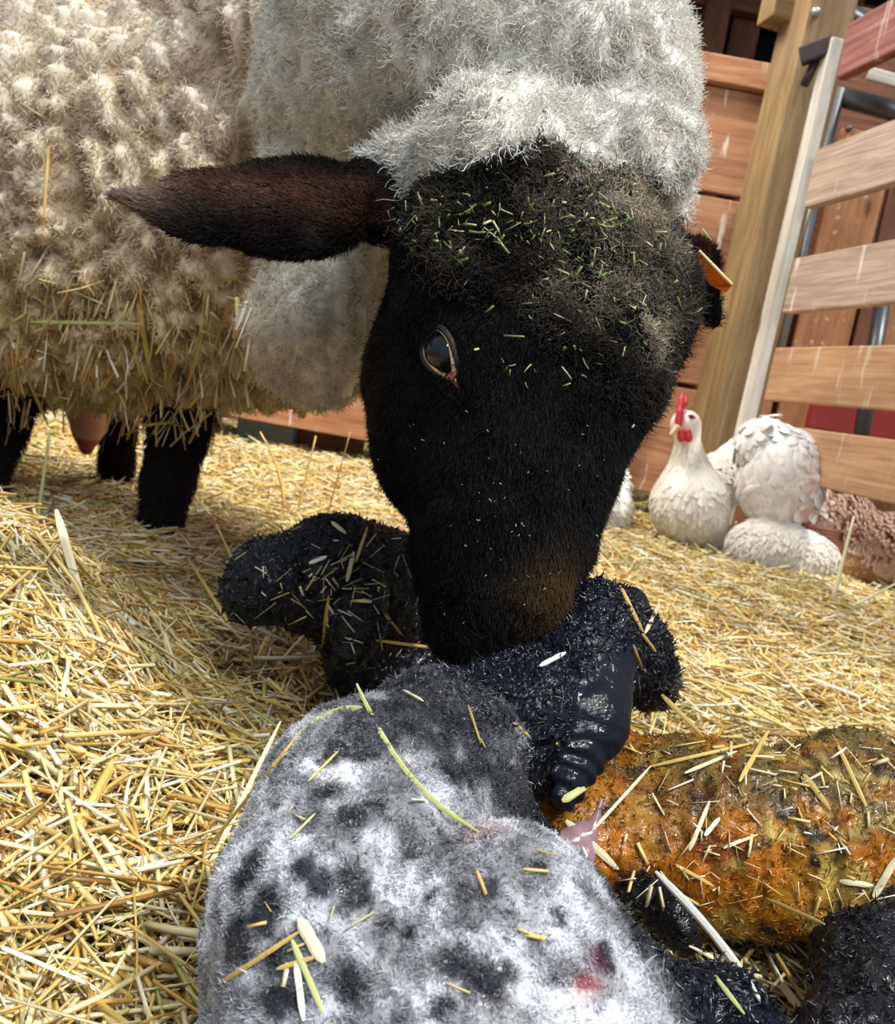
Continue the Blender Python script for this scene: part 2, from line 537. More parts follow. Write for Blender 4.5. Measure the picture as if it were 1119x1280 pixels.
# --- the slatted gate, nearly edge-on, coming towards the camera on the right
GD = Vector((math.sin(math.radians(12.5)), -math.cos(math.radians(12.5)), 0))
G0 = at(985, 290, 2.5)
GN = Vector((GD.y, -GD.x, 0)).normalized()
def gp(px, py, off=0.0):
    r = ray(px, py); t = ((G0 - CAM).dot(GN) + off) / r.dot(GN); return CAM + r * t
gate = empty('slatted_gate', (G0.x, G0.y, 0), 'slatted wooden barn gate with weathered boards and a white end strip beside the post', 'gate')
sa, sb = gp(1043, 50), gp(931, 535)
sdir = (sb - sa).normalized()
bar('end_strip', sa, sb + sdir * 0.28, 0.042, 0.035, M['white'], side=GD, parent=gate, label='white painted end strip with chipped paint')
specs = [((1052, 40), (1046, 103), 'board_red', 'faded dark red top board'), ((1012, 194), (1008, 262), 'board_grey', None),
         ((985, 327), (984, 392), 'board_grey', None), ((962, 436), (962, 501), 'board', None), ((962, 530), (962, 594), 'board', None)]
for a, b_, mt, lb in specs:
    zt_, zb_ = gp(*a).z, gp(*b_).z
    p = gp(a[0] + 6, (a[1] + b_[1]) / 2)
    q = p + GD * 1.6
    zc = (zt_ + zb_) / 2
    o = bar('gate_board', (p.x, p.y, zc), (q.x, q.y, zc), zt_ - zb_, 0.03, M[mt], parent=gate)
    if lb: o['label'] = lb
# hinge bracket on the post
hb = gp(1040, 70)
bar('hinge_bracket', hb + Vector((-0.075, 0.03, -0.005)), hb + Vector((0.0, 0.0, 0.03)), 0.048, 0.03, M['hinge'], parent=gate, bevel=0.006)
h2 = at(1020, 84, 2.45)
tube('hinge_pin', [h2 + Vector((-0.02, 0, -0.05)), h2 + Vector((0.0, 0, 0.03))], 0.012, M['hinge'], 10, parent=gate)

# --- tubular hurdle behind the gate
hur = empty('tubular_hurdle', at(1060, 560, 2.75), 'dark steel tube hurdle standing behind the slatted gate', 'hurdle')
def T(a, b, d1, d2, r, mat, nm='tube_rail'):
    tube(nm, [at(*a, d1), at((a[0] + b[0]) / 2, (a[1] + b[1]) / 2, (d1 + d2) / 2), at(*b, d2)], r, mat, 14, parent=hur)
T((1040, 118), (1190, 158), 2.85, 2.5, 0.030, M['dark_steel'])
T((1050, 112), (966, 470), 2.8, 2.8, 0.018, M['steel'], 'tube_upright')
T((1104, 372), (1072, 575), 2.75, 2.75, 0.024, M['dark_steel'], 'tube_upright')
T((1050, 6), (1110, 40), 2.9, 2.8, 0.022, M['dark_steel'])
# a pale slat crossing the gate behind
bar('pale_batten', at(1085, 92, 2.55), at(1180, 118, 2.5), 0.035, 0.02, M['white'],
    label='pale green-white batten behind the top of the gate', cat='batten')
# --- plank partition behind the gate: separate upright planks
part = bpy.data.objects.new('wall_right', None); C.objects.link(part); part.location = at(1060, 400, 3.25); tag(part, kind='structure')
yP = 3.25
for (a0, a1, m_, zt_) in ((952, 988, 'ply', 1.35), (998, 1066, 'ply', 1.42), (1072, 1095, 'dark_wood', 1.5), (1098, 1180, 'ply', 1.5), (1185, 1260, 'dark_wood', 1.6)):
    p0, p1 = wx(a0, 400, yP), wx(a1, 400, yP)
    cx = (p0.x + p1.x) / 2
    bar('plank', (cx, yP, 0.0), (cx, yP, zt_), 0.03, p1.x - p0.x, M[m_], side=(0, 1, 0), parent=part)
for a in ((1044, 156), (1062, 160), (1110, 172)):
    s = wx(*a, yP - 0.025)
    tube('screw', [s + Vector((0, .01, 0)), s, s - Vector((0, .004, 0))], [0.011, 0.011, 0.004], M['dark_steel'], 8, parent=part)
bar('plank', (wx(990, 100, 3.45).x, 3.45, 0.95), (wx(1400, 100, 3.45).x, 3.45, 0.95), 1.9, 0.03, M['dark_wood'], parent=part)
rb = wx(1080, 530, 3.0)
bar('red_rail', (rb.x - 0.14, 3.12, rb.z + .02), (rb.x + 0.5, 3.12, rb.z + .02), 0.12, 0.04, M['red_paint'], bevel=0.006, parent=part)
# ================================================================ STRAW BED
def hgt(x, y):
    """height of the straw bed"""
    x = np.asarray(x, float); y = np.asarray(y, float)
    g = lambda cx, cy, sx, sy, a: a * np.exp(-((x - cx) / sx) ** 2 - ((y - cy) / sy) ** 2)
    h = g(-0.44, 0.72, 0.19, 0.19, 0.118) + g(-0.30, 0.48, 0.13, 0.16, 0.06) + g(-0.75, 0.95, 0.25, 0.25, 0.06)
    h = h + g(0.95, 1.9, 0.5, 0.4, 0.015) + g(0.33, 0.33, 0.10, 0.08, 0.02)
    h = h - g(-0.12, 0.78, 0.13, 0.10, 0.03)
    P = np.stack([x.ravel(), y.ravel(), x.ravel() * 0], 1)
    h = h + (0.012 * fbm(P, 5, 3, 3)).reshape(h.shape)
    return h

def tilt_frames(D, rng, roll=True):
    """for unit directions D give two perpendicular unit vectors with random roll"""
    ref = np.tile(np.array([0, 0, 1.0]), (len(D), 1))
    m = np.abs(D[:, 2]) > 0.9; ref[m] = (1, 0, 0)
    A = np.cross(D, ref); A /= np.linalg.norm(A, axis=1)[:, None]
    B = np.cross(A, D)
    th = rng.random(len(D)) * 2 * PI if roll else np.zeros(len(D))
    c, s = np.cos(th)[:, None], np.sin(th)[:, None]
    return A * c + B * s, -A * s + B * c

def sticks(Cn, D, L, Wd, Tk, bend, col, rng, nseg=2):
    """flattened straw stalks as one vert/quad set. Cn centre, D unit dir, L length"""
    n = len(Cn); A, B = tilt_frames(D, rng)
    m = nseg + 1; vs = []
    for i in range(m):
        t = i / nseg - 0.5
        off = bend[:, None] * (0.25 - t * t) * 4 * B
        c = Cn + D * (L * t)[:, None] + off
        wv = A * (Wd * 0.5)[:, None]; tv = B * (Tk * 0.5)[:, None]
        vs.append(np.stack([c + wv, c + tv, c - wv, c - tv], 1))
    v = np.concatenate(vs, 1)                      # n, 4m, 3
    q = []
    for i in range(nseg):
        for j in range(4):
            k = (j + 1) % 4
            q.append((i * 4 + j, i * 4 + k, (i + 1) * 4 + k, (i + 1) * 4 + j))
    q.append((3, 2, 1, 0)); e = nseg * 4; q.append((e, e + 1, e + 2, e + 3))
    q = np.array(q)
    Q = (q[None] + (np.arange(n) * 4 * m)[:, None, None]).reshape(-1, 4)
    return v.reshape(-1, 3), Q, np.repeat(col, 4 * m, 0)

PAL = np.array([(0.64, 0.44, 0.13), (0.76, 0.58, 0.22), (0.85, 0.73, 0.42), (0.92, 0.86, 0.66), (0.52, 0.30, 0.07), (0.30, 0.16, 0.045), (0.42, 0.44, 0.13), (0.60, 0.50, 0.28)])
PW = np.array([0.20, 0.22, 0.23, 0.12, 0.09, 0.06, 0.02, 0.08])
def straw_cols(n, rng):
    c = PAL[rng.choice(len(PAL), n, p=PW / PW.sum())]
    return np.clip(c * (0.8 + 0.35 * rng.random((n, 1))), 0, 0.95)

M['straw'] = m_attr('straw', rough=0.45, spec=0.45, bumps=((400, 0.2, 0.001),))
M['straw_base'] = None
m_, t_, b_ = nt('straw_litter')
n1 = noise(t_, coords(t_, (1, 1, 1)), 60, 6, 0.7, 2.0)
t_.links.new(ramp(t_, n1, [(0.3, (0.07, 0.035, 0.010)), (0.5, (0.24, 0.13, 0.035)), (0.7, (0.50, 0.34, 0.12))]), b_.inputs['Base Color'])
b_.inputs['Roughness'].default_value = 0.9; bump(t_, b_, n1, 1.0, 0.01)
M['straw_base'] = m_

def build_ground(reject):
    """bedding base and stalks; reject(P) is True where a stalk point would be inside an animal"""
    rng = np.random.default_rng(11)
    # base sheet, finer near the camera
    ys = np.concatenate([np.linspace(0.05, 1.4, 110), np.linspace(1.42, 5.1, 90)])
    xs = np.linspace(-1, 1, 170)
    X = np.sign(xs)[None] * (np.abs(xs)[None] ** 1.5) * 3.6 + 0 * ys[:, None]; Y = ys[:, None] + 0 * X
    Z = hgt(X, Y) - 0.012
    v = np.stack([X.ravel(), Y.ravel(), Z.ravel()], 1)
    ny, nx = X.shape
    i = (np.arange(ny - 1)[:, None] * nx + np.arange(nx - 1)[None]).ravel()
    q = np.stack([i, i + 1, i + nx + 1, i + nx], 1)
    base = mesh_np('straw_litter', v, q, M['straw_base'])
    tag(base, 'matted golden straw litter covering the barn floor', 'straw', kind='stuff')
    V_, Q_, C_ = [], [], []; off = 0
    def lay(n, y0, y1, lmin, lmax, wmin, wmax, layer, pw=1.0, pitch=0.22, xlim=None, sub=None):
        nonlocal off
        y = y0 + (y1 - y0) * rng.random(n) ** pw
        x = (rng.random(n) * 2 - 1) * (0.12 + 0.78 * y)
        if sub is not None: x, y = sub(n)
        z = hgt(x, y) + layer * rng.random(n)
        az = rng.random(n) * 2 * PI
        e = 0.02
        gx = (hgt(x + e, y) - hgt(x - e, y)) / (2 * e); gy = (hgt(x, y + e) - hgt(x, y - e)) / (2 * e)
        D = np.stack([np.cos(az), np.sin(az), np.cos(az) * gx + np.sin(az) * gy + rng.normal(0, pitch, n)], 1)
        D /= np.linalg.norm(D, axis=1)[:, None]
        L = lmin + (lmax - lmin) * rng.random(n) ** 2
        Wd = wmin + (wmax - wmin) * rng.random(n) ** 1.5
        Cn = np.stack([x, y, z], 1)
        bd = rng.normal(0, 0.03, n) * L
        ok = np.ones(n, bool)
        for s in (-0.5, 0, 0.5): ok &= ~reject(Cn + D * (L * s)[:, None])
        Cn, D, L, Wd, bd = Cn[ok], D[ok], L[ok], Wd[ok], bd[ok]
        v, q, c = sticks(Cn, D, L, Wd, Wd * (0.25 + 0.5 * rng.random(len(Wd))), bd, straw_cols(len(Wd), rng), rng)
        V_.append(v); Q_.append(q + off); C_.append(c); off += len(v)
    lay(28000, 0.2, 1.15, 0.016, 0.08, 0.0012, 0.0042, 0.024, pitch=.28)
    lay(2400, 0.2, 1.15, 0.06, 0.16, 0.002, 0.0055, 0.028, pitch=0.14)
    lay(32000, 1.1, 2.1, 0.02, 0.09, 0.002, 0.0052, 0.02)
    lay(30000, 2.0, 3.9, 0.03, 0.11, 0.003, 0.007, 0.02)
    # the mound beside the ewe, shaggier
    def mound(n):
        return rng.normal(-0.38, 0.16, n), rng.normal(0.62, 0.17, n)
    lay(9000, 0, 1, 0.025, 0.11, 0.0014, 0.004, 0.02, sub=mound, pitch=0.3)
    # upright loose bits
    lay(260, 0.6, 1.9, 0.03, 0.09, 0.0012, 0.003, 0.03, pitch=1.4)
    v, q, c = np.concatenate(V_), np.concatenate(Q_), np.concatenate(C_)
    o = mesh_np('loose_straw', v, q, M['straw'], c, smooth=False)
    tag(o, 'loose golden and pale straw stalks strewn over the barn floor and heaped in a mound', 'straw', kind='stuff')
    return base, o
# ================================================================ ANIMALS
def pr_(px, d): return px * d / F
M['skin_ewe'] = m_attr('ewe_skin', rough=0.8, spec=0.15)
M['wool'] = m_attr('ewe_wool', rough=0.85, spec=0.12, sheen=0.0)
M['fur_black'] = m_attr('black_fur', rough=0.5, spec=0.10)
M['wet'] = m_attr('wet_lamb_coat', rough=0.7, spec=0.08, coat=0.4, coat_rough=0.09, bumps=((240, 0.9, 0.0009), (600, 0.6, 0.0003)))
M['wet_hair'] = m_attr('wet_lamb_wool', rough=0.35, spec=0.4)
M['wet_lock'] = m_attr('wet_matted_lock', rough=0.20, spec=0.42)
M['wet_skin'] = m_attr('stained_lamb_coat', rough=0.6, spec=0.12, coat=0.5, coat_rough=0.09, bumps=((240, 0.9, 0.0011), (600, 0.6, 0.0004)))
M['hen'] = m_attr('hen_feathers', rough=0.75, spec=0.2)
M['comb'] = m_plain('red_comb', (0.55, 0.02, 0.035), 0.45)
M['beak'] = m_plain('horn_beak', (0.62, 0.45, 0.30), 0.4)
M['shank'] = m_plain('hen_shank', (0.62, 0.42, 0.22), 0.5)
M['eye'] = m_plain('dark_glossy_eye', (0.008, 0.010, 0.016), 0.06)
M['eyelid'] = m_plain('amber_eyelid', (0.60, 0.38, 0.20), 0.3)
M['eyelid_dark'] = m_plain('dark_eyelid_skin', (0.016, 0.011, 0.010), 0.7)
M['eyelid_pink'] = m_plain('pink_eye_corner', (0.26, 0.07, 0.06), 0.3)

def strands(P, N, D, L, k, curl, rng, droop=0.0, crimp=0.0, crimpn=3.0):
    """hair strands from P along D (n,3) with length L (n,), k points"""
    n = len(P); out = np.zeros((n, k, 3)); D = D / (np.linalg.norm(D, axis=1)[:, None] + 1e-9)
    a = np.cross(D, rng.normal(size=(n, 3))); a /= np.linalg.norm(a, axis=1)[:, None] + 1e-9
    b = np.cross(D, a); ph = rng.random(n) * 2 * PI
    for i in range(k):
        t = i / (k - 1)
        o = D * (L * t)[:, None] + (curl * t * t * L)[:, None] * a
        if crimp:
            o += (crimp * L * t * np.sin(ph + crimpn * 2 * PI * t))[:, None] * b + (crimp * L * t * np.cos(ph + crimpn * 2 * PI * t))[:, None] * a
        o[:, 2] -= droop * L * t * t
        out[:, i] = P + o
    return out

# ---------------------------------------------------------------- EWE
def build_ewe():
    rng = np.random.default_rng(5)
    A = lambda x, y, d: V(at(x, y, d))
    root = empty('ewe', (-0.3, 1.3, 0.0), 'adult ewe with cream fleece and black face bending down over the speckled newborn lamb', 'sheep')
    # wool-bearing volumes
    wool = [
        rc(A(315, 275, 1.34), A(-420, 150, 1.62), 0.275, 0.335, 0.06),
        rc(A(200, 330, 1.36), A(-350, 300, 1.60), 0.22, 0.25, 0.06),
        rc(A(330, 120, 1.32), A(540, 60, 1.08), 0.21, 0.15, 0.03),
        rc(A(560, 30, 0.90), A(600, 60, 0.98), 0.175, 0.165, 0.03),
        rc(A(448, 10, 0.90), A(428, 130, 0.88), 0.088, 0.088, 0.006),
        rc(A(585, 80, 0.80), A(655, 120, 0.74), 0.152, 0.125, 0.04),
        rc(A(660, 30, 0.80), A(700, 130, 0.72), 0.105, 0.090, 0.04),
        rc(A(785, 200, 0.632), A(610, 188, 0.590), 0.038, 0.042, 0.012),
        rc(A(680, 62, 0.665), A(580, 45, 0.675), 0.066, 0.066, 0.012),
        rc(A(800, 240, 0.68), A(770, 140, 0.70), 0.032, 0.055, 0.015),
        rc(A(425, 240, 0.88), A(402, 400, 0.85), 0.080, 0.062, 0.008),
        ball(A(400, 440, 0.86), 0.048, 0.03),
        rc(A(505, 215, 0.67), A(560, 225, 0.625), 0.030, 0.030, 0.014),
    ]
    ex = V(rt); ez = V(up); ey = V(fw)
    face = [
        rc(A(655, 365, .640), A(645, 440, .625), .094, .088, .03),           # skull
        rc(A(745, 345, .62), A(790, 358, .625), .048, .039, .03),            # wooly crown towards the far side
        rc(A(790, 420, .625), A(765, 470, .62), .030, .024, .03),
        rc(A(570, 500, .62), A(556, 560, .61), .057, .047, .04),             # cheek / jaw
        rc(A(530, 450, .66), A(518, 560, .66), .034, .026, .03),
        rc(A(655, 500, .605), A(634, 650, .575), .069, .053, .04),           # face to nose
        rc(A(690, 480, .60), A(655, 600, .575), .052, .045, .03),            # nasal bridge
        rc(A(628, 690, .565), A(622, 770, .55), .046, .037, .025),           # muzzle
        ball(A(666, 774, .548), (.020, .024, .022), .02),                    # upper lip right
        ball(A(592, 778, .548), (.022, .026, .022), .02),
        rc(A(575, 720, .58), A(604, 796, .565), .026, .020, .02),            # lower jaw
        rc(A(560, 310, .58), A(600, 300, .575), .028, .030, .03),            # brow ridge
        ball(A(555, 395, .575), (.026, .018, .02), .02),                     # bony orbit above eye
        ball(A(560, 478, .577), (.020, .014, .016), .018),
    ]
    earn = V(-fw * 0.85 + up * 0.45 + rt * 0.1)
    ears = [
        rc(A(475, 250, .66), A(360, 258, .60), .022, .0345, .02, n=earn, s=3.6),
        rc(A(380, 260, .61), A(250, 256, .57), .0345, .0235, .02, n=earn, s=3.8),
        rc(A(255, 258, .572), A(142, 245, .545), .0245, .0050, .012, n=earn, s=3.6),
        rc(A(510, 268, .67), A(455, 256, .645), .024, .019, .02),
        rc(A(800, 305, .665), A(868, 330, .70), .020, .015, .012),
        rc(A(868, 330, .70), A(893, 400, .705), .016, .0085, .012, n=V(fw), s=1.6),
    ]
    legs = [
        rc(A(228, 520, 1.40), A(210, 600, 1.42), .050, .036, .03), rc(A(210, 600, 1.42), A(196, 690, 1.44), .036, .030, .02),
        rc(A(150, 500, 1.72), A(146, 575, 1.72), .040, .028, .02), rc(A(146, 575, 1.72), A(143, 640, 1.72), .028, .026, .02),
        rc(A(18, 470, 1.42), A(6, 540, 1.45), .050, .030, .03), rc(A(6, 540, 1.45), A(-38, 660, 1.45), .030, .026, .02),
        rc(A(-210, 430, 1.6), A(-230, 640, 1.6), .05, .028, .03),
    ]
    cuts = [
        rc(A(598, 792, .50), A(606, 782, .535), .006, .004, .006),
        rc(A(642, 800, .50), A(636, 790, .53), .006, .004, .006),
        rc(A(640, 822, .50), A(700, 775, .525), .0025, .0025, .004),
        rc(A(300, 268, .525), A(430, 262, .57), .012, .012, .02),
    ]
    prims = wool + face + ears + legs
    v, q = surface(prims, 0.0042, cuts)
    v = relax(v, q, 3)
    dw = sdf(wool, v); df = sdf(face, v); de = sdf(ears, v); dl = sdf(legs, v)
    edge = 0.010 * fbm(v, 40, 9, 2)
    # pixel-space free wool mask: wool where wool volumes lie closer than face / ears / legs
    m = sstep(-0.006, 0.012, np.minimum(np.minimum(df, de), dl - 0.03) - dw + edge)
    m = np.where(dl < 0.006, np.minimum(m, sstep(.0, .02, dw * -1 + 0.012)), m)
    N = vnormals(v, q)
    # lock structure: puffs and crevices
    Pn = v.copy(); Pn[:, 2] *= 0.62
    warp = np.stack([vnoise(Pn, 14, 21), vnoise(Pn, 14, 22), vnoise(Pn, 14, 23)], 1) * 0.028
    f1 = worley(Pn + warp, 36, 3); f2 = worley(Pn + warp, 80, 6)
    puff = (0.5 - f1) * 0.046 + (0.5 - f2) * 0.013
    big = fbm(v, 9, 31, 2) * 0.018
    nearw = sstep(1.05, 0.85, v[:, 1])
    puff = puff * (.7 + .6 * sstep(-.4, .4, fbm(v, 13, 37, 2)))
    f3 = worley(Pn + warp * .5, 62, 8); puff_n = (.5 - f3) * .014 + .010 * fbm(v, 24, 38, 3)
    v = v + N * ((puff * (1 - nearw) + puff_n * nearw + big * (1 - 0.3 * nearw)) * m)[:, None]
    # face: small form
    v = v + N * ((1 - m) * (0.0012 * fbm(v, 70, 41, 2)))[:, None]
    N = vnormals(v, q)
    low_tan = sstep(0.62, 0.18, v[:, 2] + 0.05 * fbm(v, 6, 51, 2)) * sstep(0.7, 1.0, v[:, 1])  # blends the fleece from cream to tan towards the bottom
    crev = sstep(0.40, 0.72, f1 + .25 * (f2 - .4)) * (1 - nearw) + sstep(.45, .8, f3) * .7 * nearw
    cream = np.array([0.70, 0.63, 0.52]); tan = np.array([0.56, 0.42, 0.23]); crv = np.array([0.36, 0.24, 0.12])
    wc = np.where((v[:, 1] < 1.0)[:, None], np.array([0.74, 0.72, 0.67]), cream) * (1 - low_tan[:, None]) + tan * low_tan[:, None]
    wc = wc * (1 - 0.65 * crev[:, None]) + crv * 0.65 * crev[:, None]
    blk = np.array([0.006, 0.0055, 0.0055]) * (1 + 0.5 * fbm(v, 30, 61)[:, None])
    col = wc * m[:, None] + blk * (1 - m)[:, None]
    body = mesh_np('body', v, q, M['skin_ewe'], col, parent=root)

    # --- wool fibres
    qm = m[q].mean(1)
    idx = {}
    def field(f):   # per-face weight closure
        return lambda c, n: f * facing(c, n)
    def grow(name, cnt, wt, fn, mat, parent=root):
        P, Nn = scatter(v, q, cnt, field(wt), rng)
        S_, rad, c = fn(P, Nn)
        return hair_np(name, S_, rad, c, mat, parent)
    depth = v[q][:, :, 1].mean(1)
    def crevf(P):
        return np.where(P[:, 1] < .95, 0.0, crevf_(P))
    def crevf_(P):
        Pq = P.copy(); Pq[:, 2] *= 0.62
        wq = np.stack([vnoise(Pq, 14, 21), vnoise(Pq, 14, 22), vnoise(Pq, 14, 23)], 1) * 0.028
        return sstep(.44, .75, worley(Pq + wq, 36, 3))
    def woolfn(P, Nn):
        n = len(P)
        Pq = P.copy(); Pq[:, 2] *= 0.62
        g = np.stack([vnoise(P, 55, 71), vnoise(P, 55, 72), vnoise(P, 55, 73)], 1)
        g2 = np.stack([vnoise(P, 16, 74), vnoise(P, 16, 75), vnoise(P, 16, 76)], 1)
        D = Nn * .8 + 1.1 * g + 0.4 * g2 + rng.normal(0, 0.30, (n, 3)); D[:, 2] -= 0.35
        L = 0.0055 + 0.006 * rng.random(n) ** 2 + 0.001 * (P[:, 1] > 1.0)
        cr = crevf(P)[:, None]
        low_tan = sstep(0.62, 0.18, P[:, 2] + 0.05 * fbm(P, 6, 51, 2)) * sstep(0.7, 1.0, P[:, 1])
        nr = sstep(1.0, .9, P[:, 1])[:, None]
        c = (cream * 1.08 * (1 - nr) + np.array([0.80, 0.78, 0.73]) * nr) * (1 - low_tan[:, None]) + tan * 1.15 * low_tan[:, None]
        mott = fbm(P, 11, 81, 3)[:, None]
        c = c * (1 + 0.22 * mott) * (0.75 + 0.4 * rng.random((n, 1)))
        # darker, greyer wool between ear and poll
        gz = np.exp(-((P - A(560, 190, .70)) ** 2).sum(1) / 0.06 ** 2)[:, None]
        c = c * (1 - 0.45 * gz)
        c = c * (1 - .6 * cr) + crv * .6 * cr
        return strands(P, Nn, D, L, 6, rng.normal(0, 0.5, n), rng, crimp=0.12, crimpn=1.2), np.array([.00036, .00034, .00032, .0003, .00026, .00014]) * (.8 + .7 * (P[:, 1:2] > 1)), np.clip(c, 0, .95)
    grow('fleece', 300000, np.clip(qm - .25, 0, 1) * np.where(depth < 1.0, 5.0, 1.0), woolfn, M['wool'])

    flow_t = A(622, 800, .53)
    def furfn(P, Nn):
        n = len(P)
        D = flow_t - P; D /= np.linalg.norm(D, axis=1)[:, None]
        D = D - (D * Nn).sum(1)[:, None] * Nn
        e = sdf(ears, P) < 0.006
        tip = A(130, 240, .54) - P; tip /= np.linalg.norm(tip, axis=1)[:, None]
        tip = tip - (tip * Nn).sum(1)[:, None] * Nn
        D = np.where(e[:, None], tip, D)
        D = D + Nn * 0.38 + 0.35 * np.stack([vnoise(P, 60, 91), vnoise(P, 60, 92), vnoise(P, 60, 93)], 1) + rng.normal(0, 0.16, (n, 3))
        L = 0.0045 + 0.004 * rng.random(n) + 0.005 * (P[:, 2] < 0.16) * 0 
        c = np.array([0.0065, 0.006, 0.0065]) * (0.5 + 1.1 * rng.random((n, 1)))
        br = np.exp(-((P - A(690, 735, .53)) ** 2).sum(1) / 0.022 ** 2)[:, None]
        c = c * (1 - br * .8) + np.array([0.085, 0.05, 0.02]) * br * .8
        ck = np.exp(-((P - A(480, 500, .64)) ** 2).sum(1) / 0.045 ** 2)[:, None]
        c = c * (1 - ck * .7) + np.array([0.075, 0.045, 0.022]) * ck * .7
        en = (e & ((Nn @ earn) > 0.1))[:, None]
        inner = np.exp(-(np.abs((P - A(330, 235, .58)) @ ez) / 0.018) ** 2)[:, None]
        c = np.where(en, c + np.array([0.075, 0.035, 0.022]) * inner * (0.5 + rng.random((n, 1))), c)
        pal = np.exp(-((P - A(165, 228, .55)) ** 2).sum(1) / 0.022 ** 2)[:, None]
        c = c + np.array([0.28, 0.21, 0.17]) * pal * e[:, None]
        return strands(P, Nn, D, L, 4, rng.normal(0, 0.25, n), rng), np.array([.00024, .00022, .00016, .00006]), c
    grow('face_fur', 150000, (1 - qm) * (depth < 0.9), furfn, M['fur_black'])
    # woolly topknot over the crown: short dark and grizzled curls
    def knotw():
        c = v[q].mean(1)
        a = np.exp(-((c - A(620, 300, .585)) ** 2).sum(1) / 0.055 ** 2) + 1.4 * np.exp(-((c - A(775, 375, .585)) ** 2).sum(1) / 0.07 ** 2)
        return sstep(0.25, 0.6, a) * (1 - qm)
    def knotfn(P, Nn):
        n = len(P)
        g = np.stack([vnoise(P, 70, 101), vnoise(P, 70, 102), vnoise(P, 70, 103)], 1)
        D = Nn * 0.5 + 1.2 * g + rng.normal(0, 0.3, (n, 3)); D[:, 2] -= .4
        L = 0.005 + 0.005 * rng.random(n)
        grey = np.exp(-((P - A(760, 300, .58)) ** 2).sum(1) / 0.05 ** 2) * .5 + 1.3 * np.exp(-((P - A(780, 415, .585)) ** 2).sum(1) / 0.024 ** 2) + 1.2 * np.exp(-((P - A(715, 380, .555)) ** 2).sum(1) / 0.018 ** 2) + .9 * np.exp(-((P - A(750, 245, .59)) ** 2).sum(1) / 0.045 ** 2) + .28 * np.exp(-((P - A(560, 300, .56)) ** 2).sum(1) / 0.022 ** 2)
        grey = np.clip(grey * (0.5 + 0.9 * sstep(-.2, .5, fbm(P, 60, 104, 2))), 0, 1)[:, None]
        c = np.array([0.012, 0.010, 0.010]) * (1 - grey) + np.array([0.46, 0.40, 0.31]) * grey
        c = c * (0.6 + 0.8 * rng.random((n, 1)))
        return strands(P, Nn, D, L, 6, rng.normal(0, 0.6, n), rng, crimp=0.18, crimpn=1.6), np.array([.00034, .00034, .0003, .00028, .00024, .00012]), c
    grow('topknot', 52000, knotw(), knotfn, M['fur_black'])
    # wispy dark hair on legs
    def legfn(P, Nn):
        n = len(P); D = Nn * 0.5 + np.array([0, 0, -1.0]) + rng.normal(0, .2, (n, 3))
        return strands(P, Nn, D, 0.008 + 0.006 * rng.random(n), 4, rng.normal(0, .2, n), rng), np.array([.0004, .0004, .0003, .0001]), np.array([0.012, 0.009, 0.008]) * (0.5 + rng.random((n, 1)))
    lw = (sdf(legs, v[q].mean(1)) < 0.01) * (1 - qm)
    grow('leg_hair', 14000, lw, legfn, M['fur_black'])

    # --- eye
    bv = BVHTree.FromPolygons([tuple(x) for x in v], [tuple(int(i) for i in f) for f in q])
    hit = bv.ray_cast(CAM, ray(550, 440))
    ec, en = V(hit[0]), V(hit[1])
    ec = ec - en * 0.0055
    th, ph = np.meshgrid(np.linspace(0, PI, 20), np.linspace(0, 2 * PI, 33)[:-1], indexing='ij')
    R_ = 0.0125
    sv = np.stack([np.sin(th) * np.cos(ph), np.sin(th) * np.sin(ph), np.cos(th)], -1).reshape(-1, 3) * R_ + ec
    sq = [(i * 32 + j, i * 32 + (j + 1) % 32, (i + 1) * 32 + (j + 1) % 32, (i + 1) * 32 + j) for i in range(19) for j in range(32)]
    eye = mesh_np('eyeball', sv, np.array(sq), M['eye'], parent=root)
    # lids: almond ring following the eyeball; long axis up-left to down-right as in the photo
    ax = V(-up * 0.82 + rt * 0.57); ax = ax - (ax @ en) * en; ax /= np.linalg.norm(ax); ay = np.cross(en, ax)
    t = np.linspace(0, 2 * PI, 41)
    rx, ry = 0.0145, 0.0094
    pts = np.stack([ec + ax * (np.cos(a) * rx * (1.25 if np.cos(a) > 0 else 1)) + ay * (np.sin(a) * ry * (1 - 0.35 * max(0, np.cos(a)))) + en * (0.0088 - 0.004 * abs(np.cos(a)) ** 2) for a in t])
    dn_ = np.array([max(0.0, ((p - ec) @ V(-up * .8 + rt * .6)) / .0135) for p in pts])
    tube('eyelid', pts, 0.0004 + 0.0016 * dn_, M['eyelid'], 10, parent=root)
    tube('eyelid_fold', np.stack([p - en * .0030 + (p - ec) * 0.17 for p in pts]), 0.0021, M['eyelid_dark'], 10, parent=root)
    cp = ec + ax * 0.0185 + en * 0.0055
    tube('tear_duct', [cp - ax * 0.003, cp + ax * 0.004, cp + ax * 0.010 - en * 0.001], [0.0026, 0.0020, 0.0006], M['eyelid_pink'], 10, parent=root)
    # --- ear tag on the far ear (orange)
    m, t_, b_ = nt('orange_tag'); b_.inputs['Base Color'].default_value = (0.78, 0.10, 0.015, 1); b_.inputs['Roughness'].default_value = 0.35
    b_.inputs['Subsurface Weight'].default_value = 0.2
    c0, c1, c2, c3 = at(874, 314, .655), at(915, 356, .645), at(907, 366, .647), at(888, 356, .66)
    q4 = [c0, c1, c2, c3, at(868, 334, .665)]
    nn = (q4[1] - q4[0]).cross(q4[3] - q4[0]).normalized() * 0.0016
    me = bpy.data.meshes.new('ear_tag')
    me.from_pydata([p for p in q4] + [p + nn for p in q4], [], [(0, 1, 2, 3, 4), (9, 8, 7, 6, 5)] + [(i, (i + 1) % 5 + 0, (i + 1) % 5 + 5, i + 5) for i in range(5)])
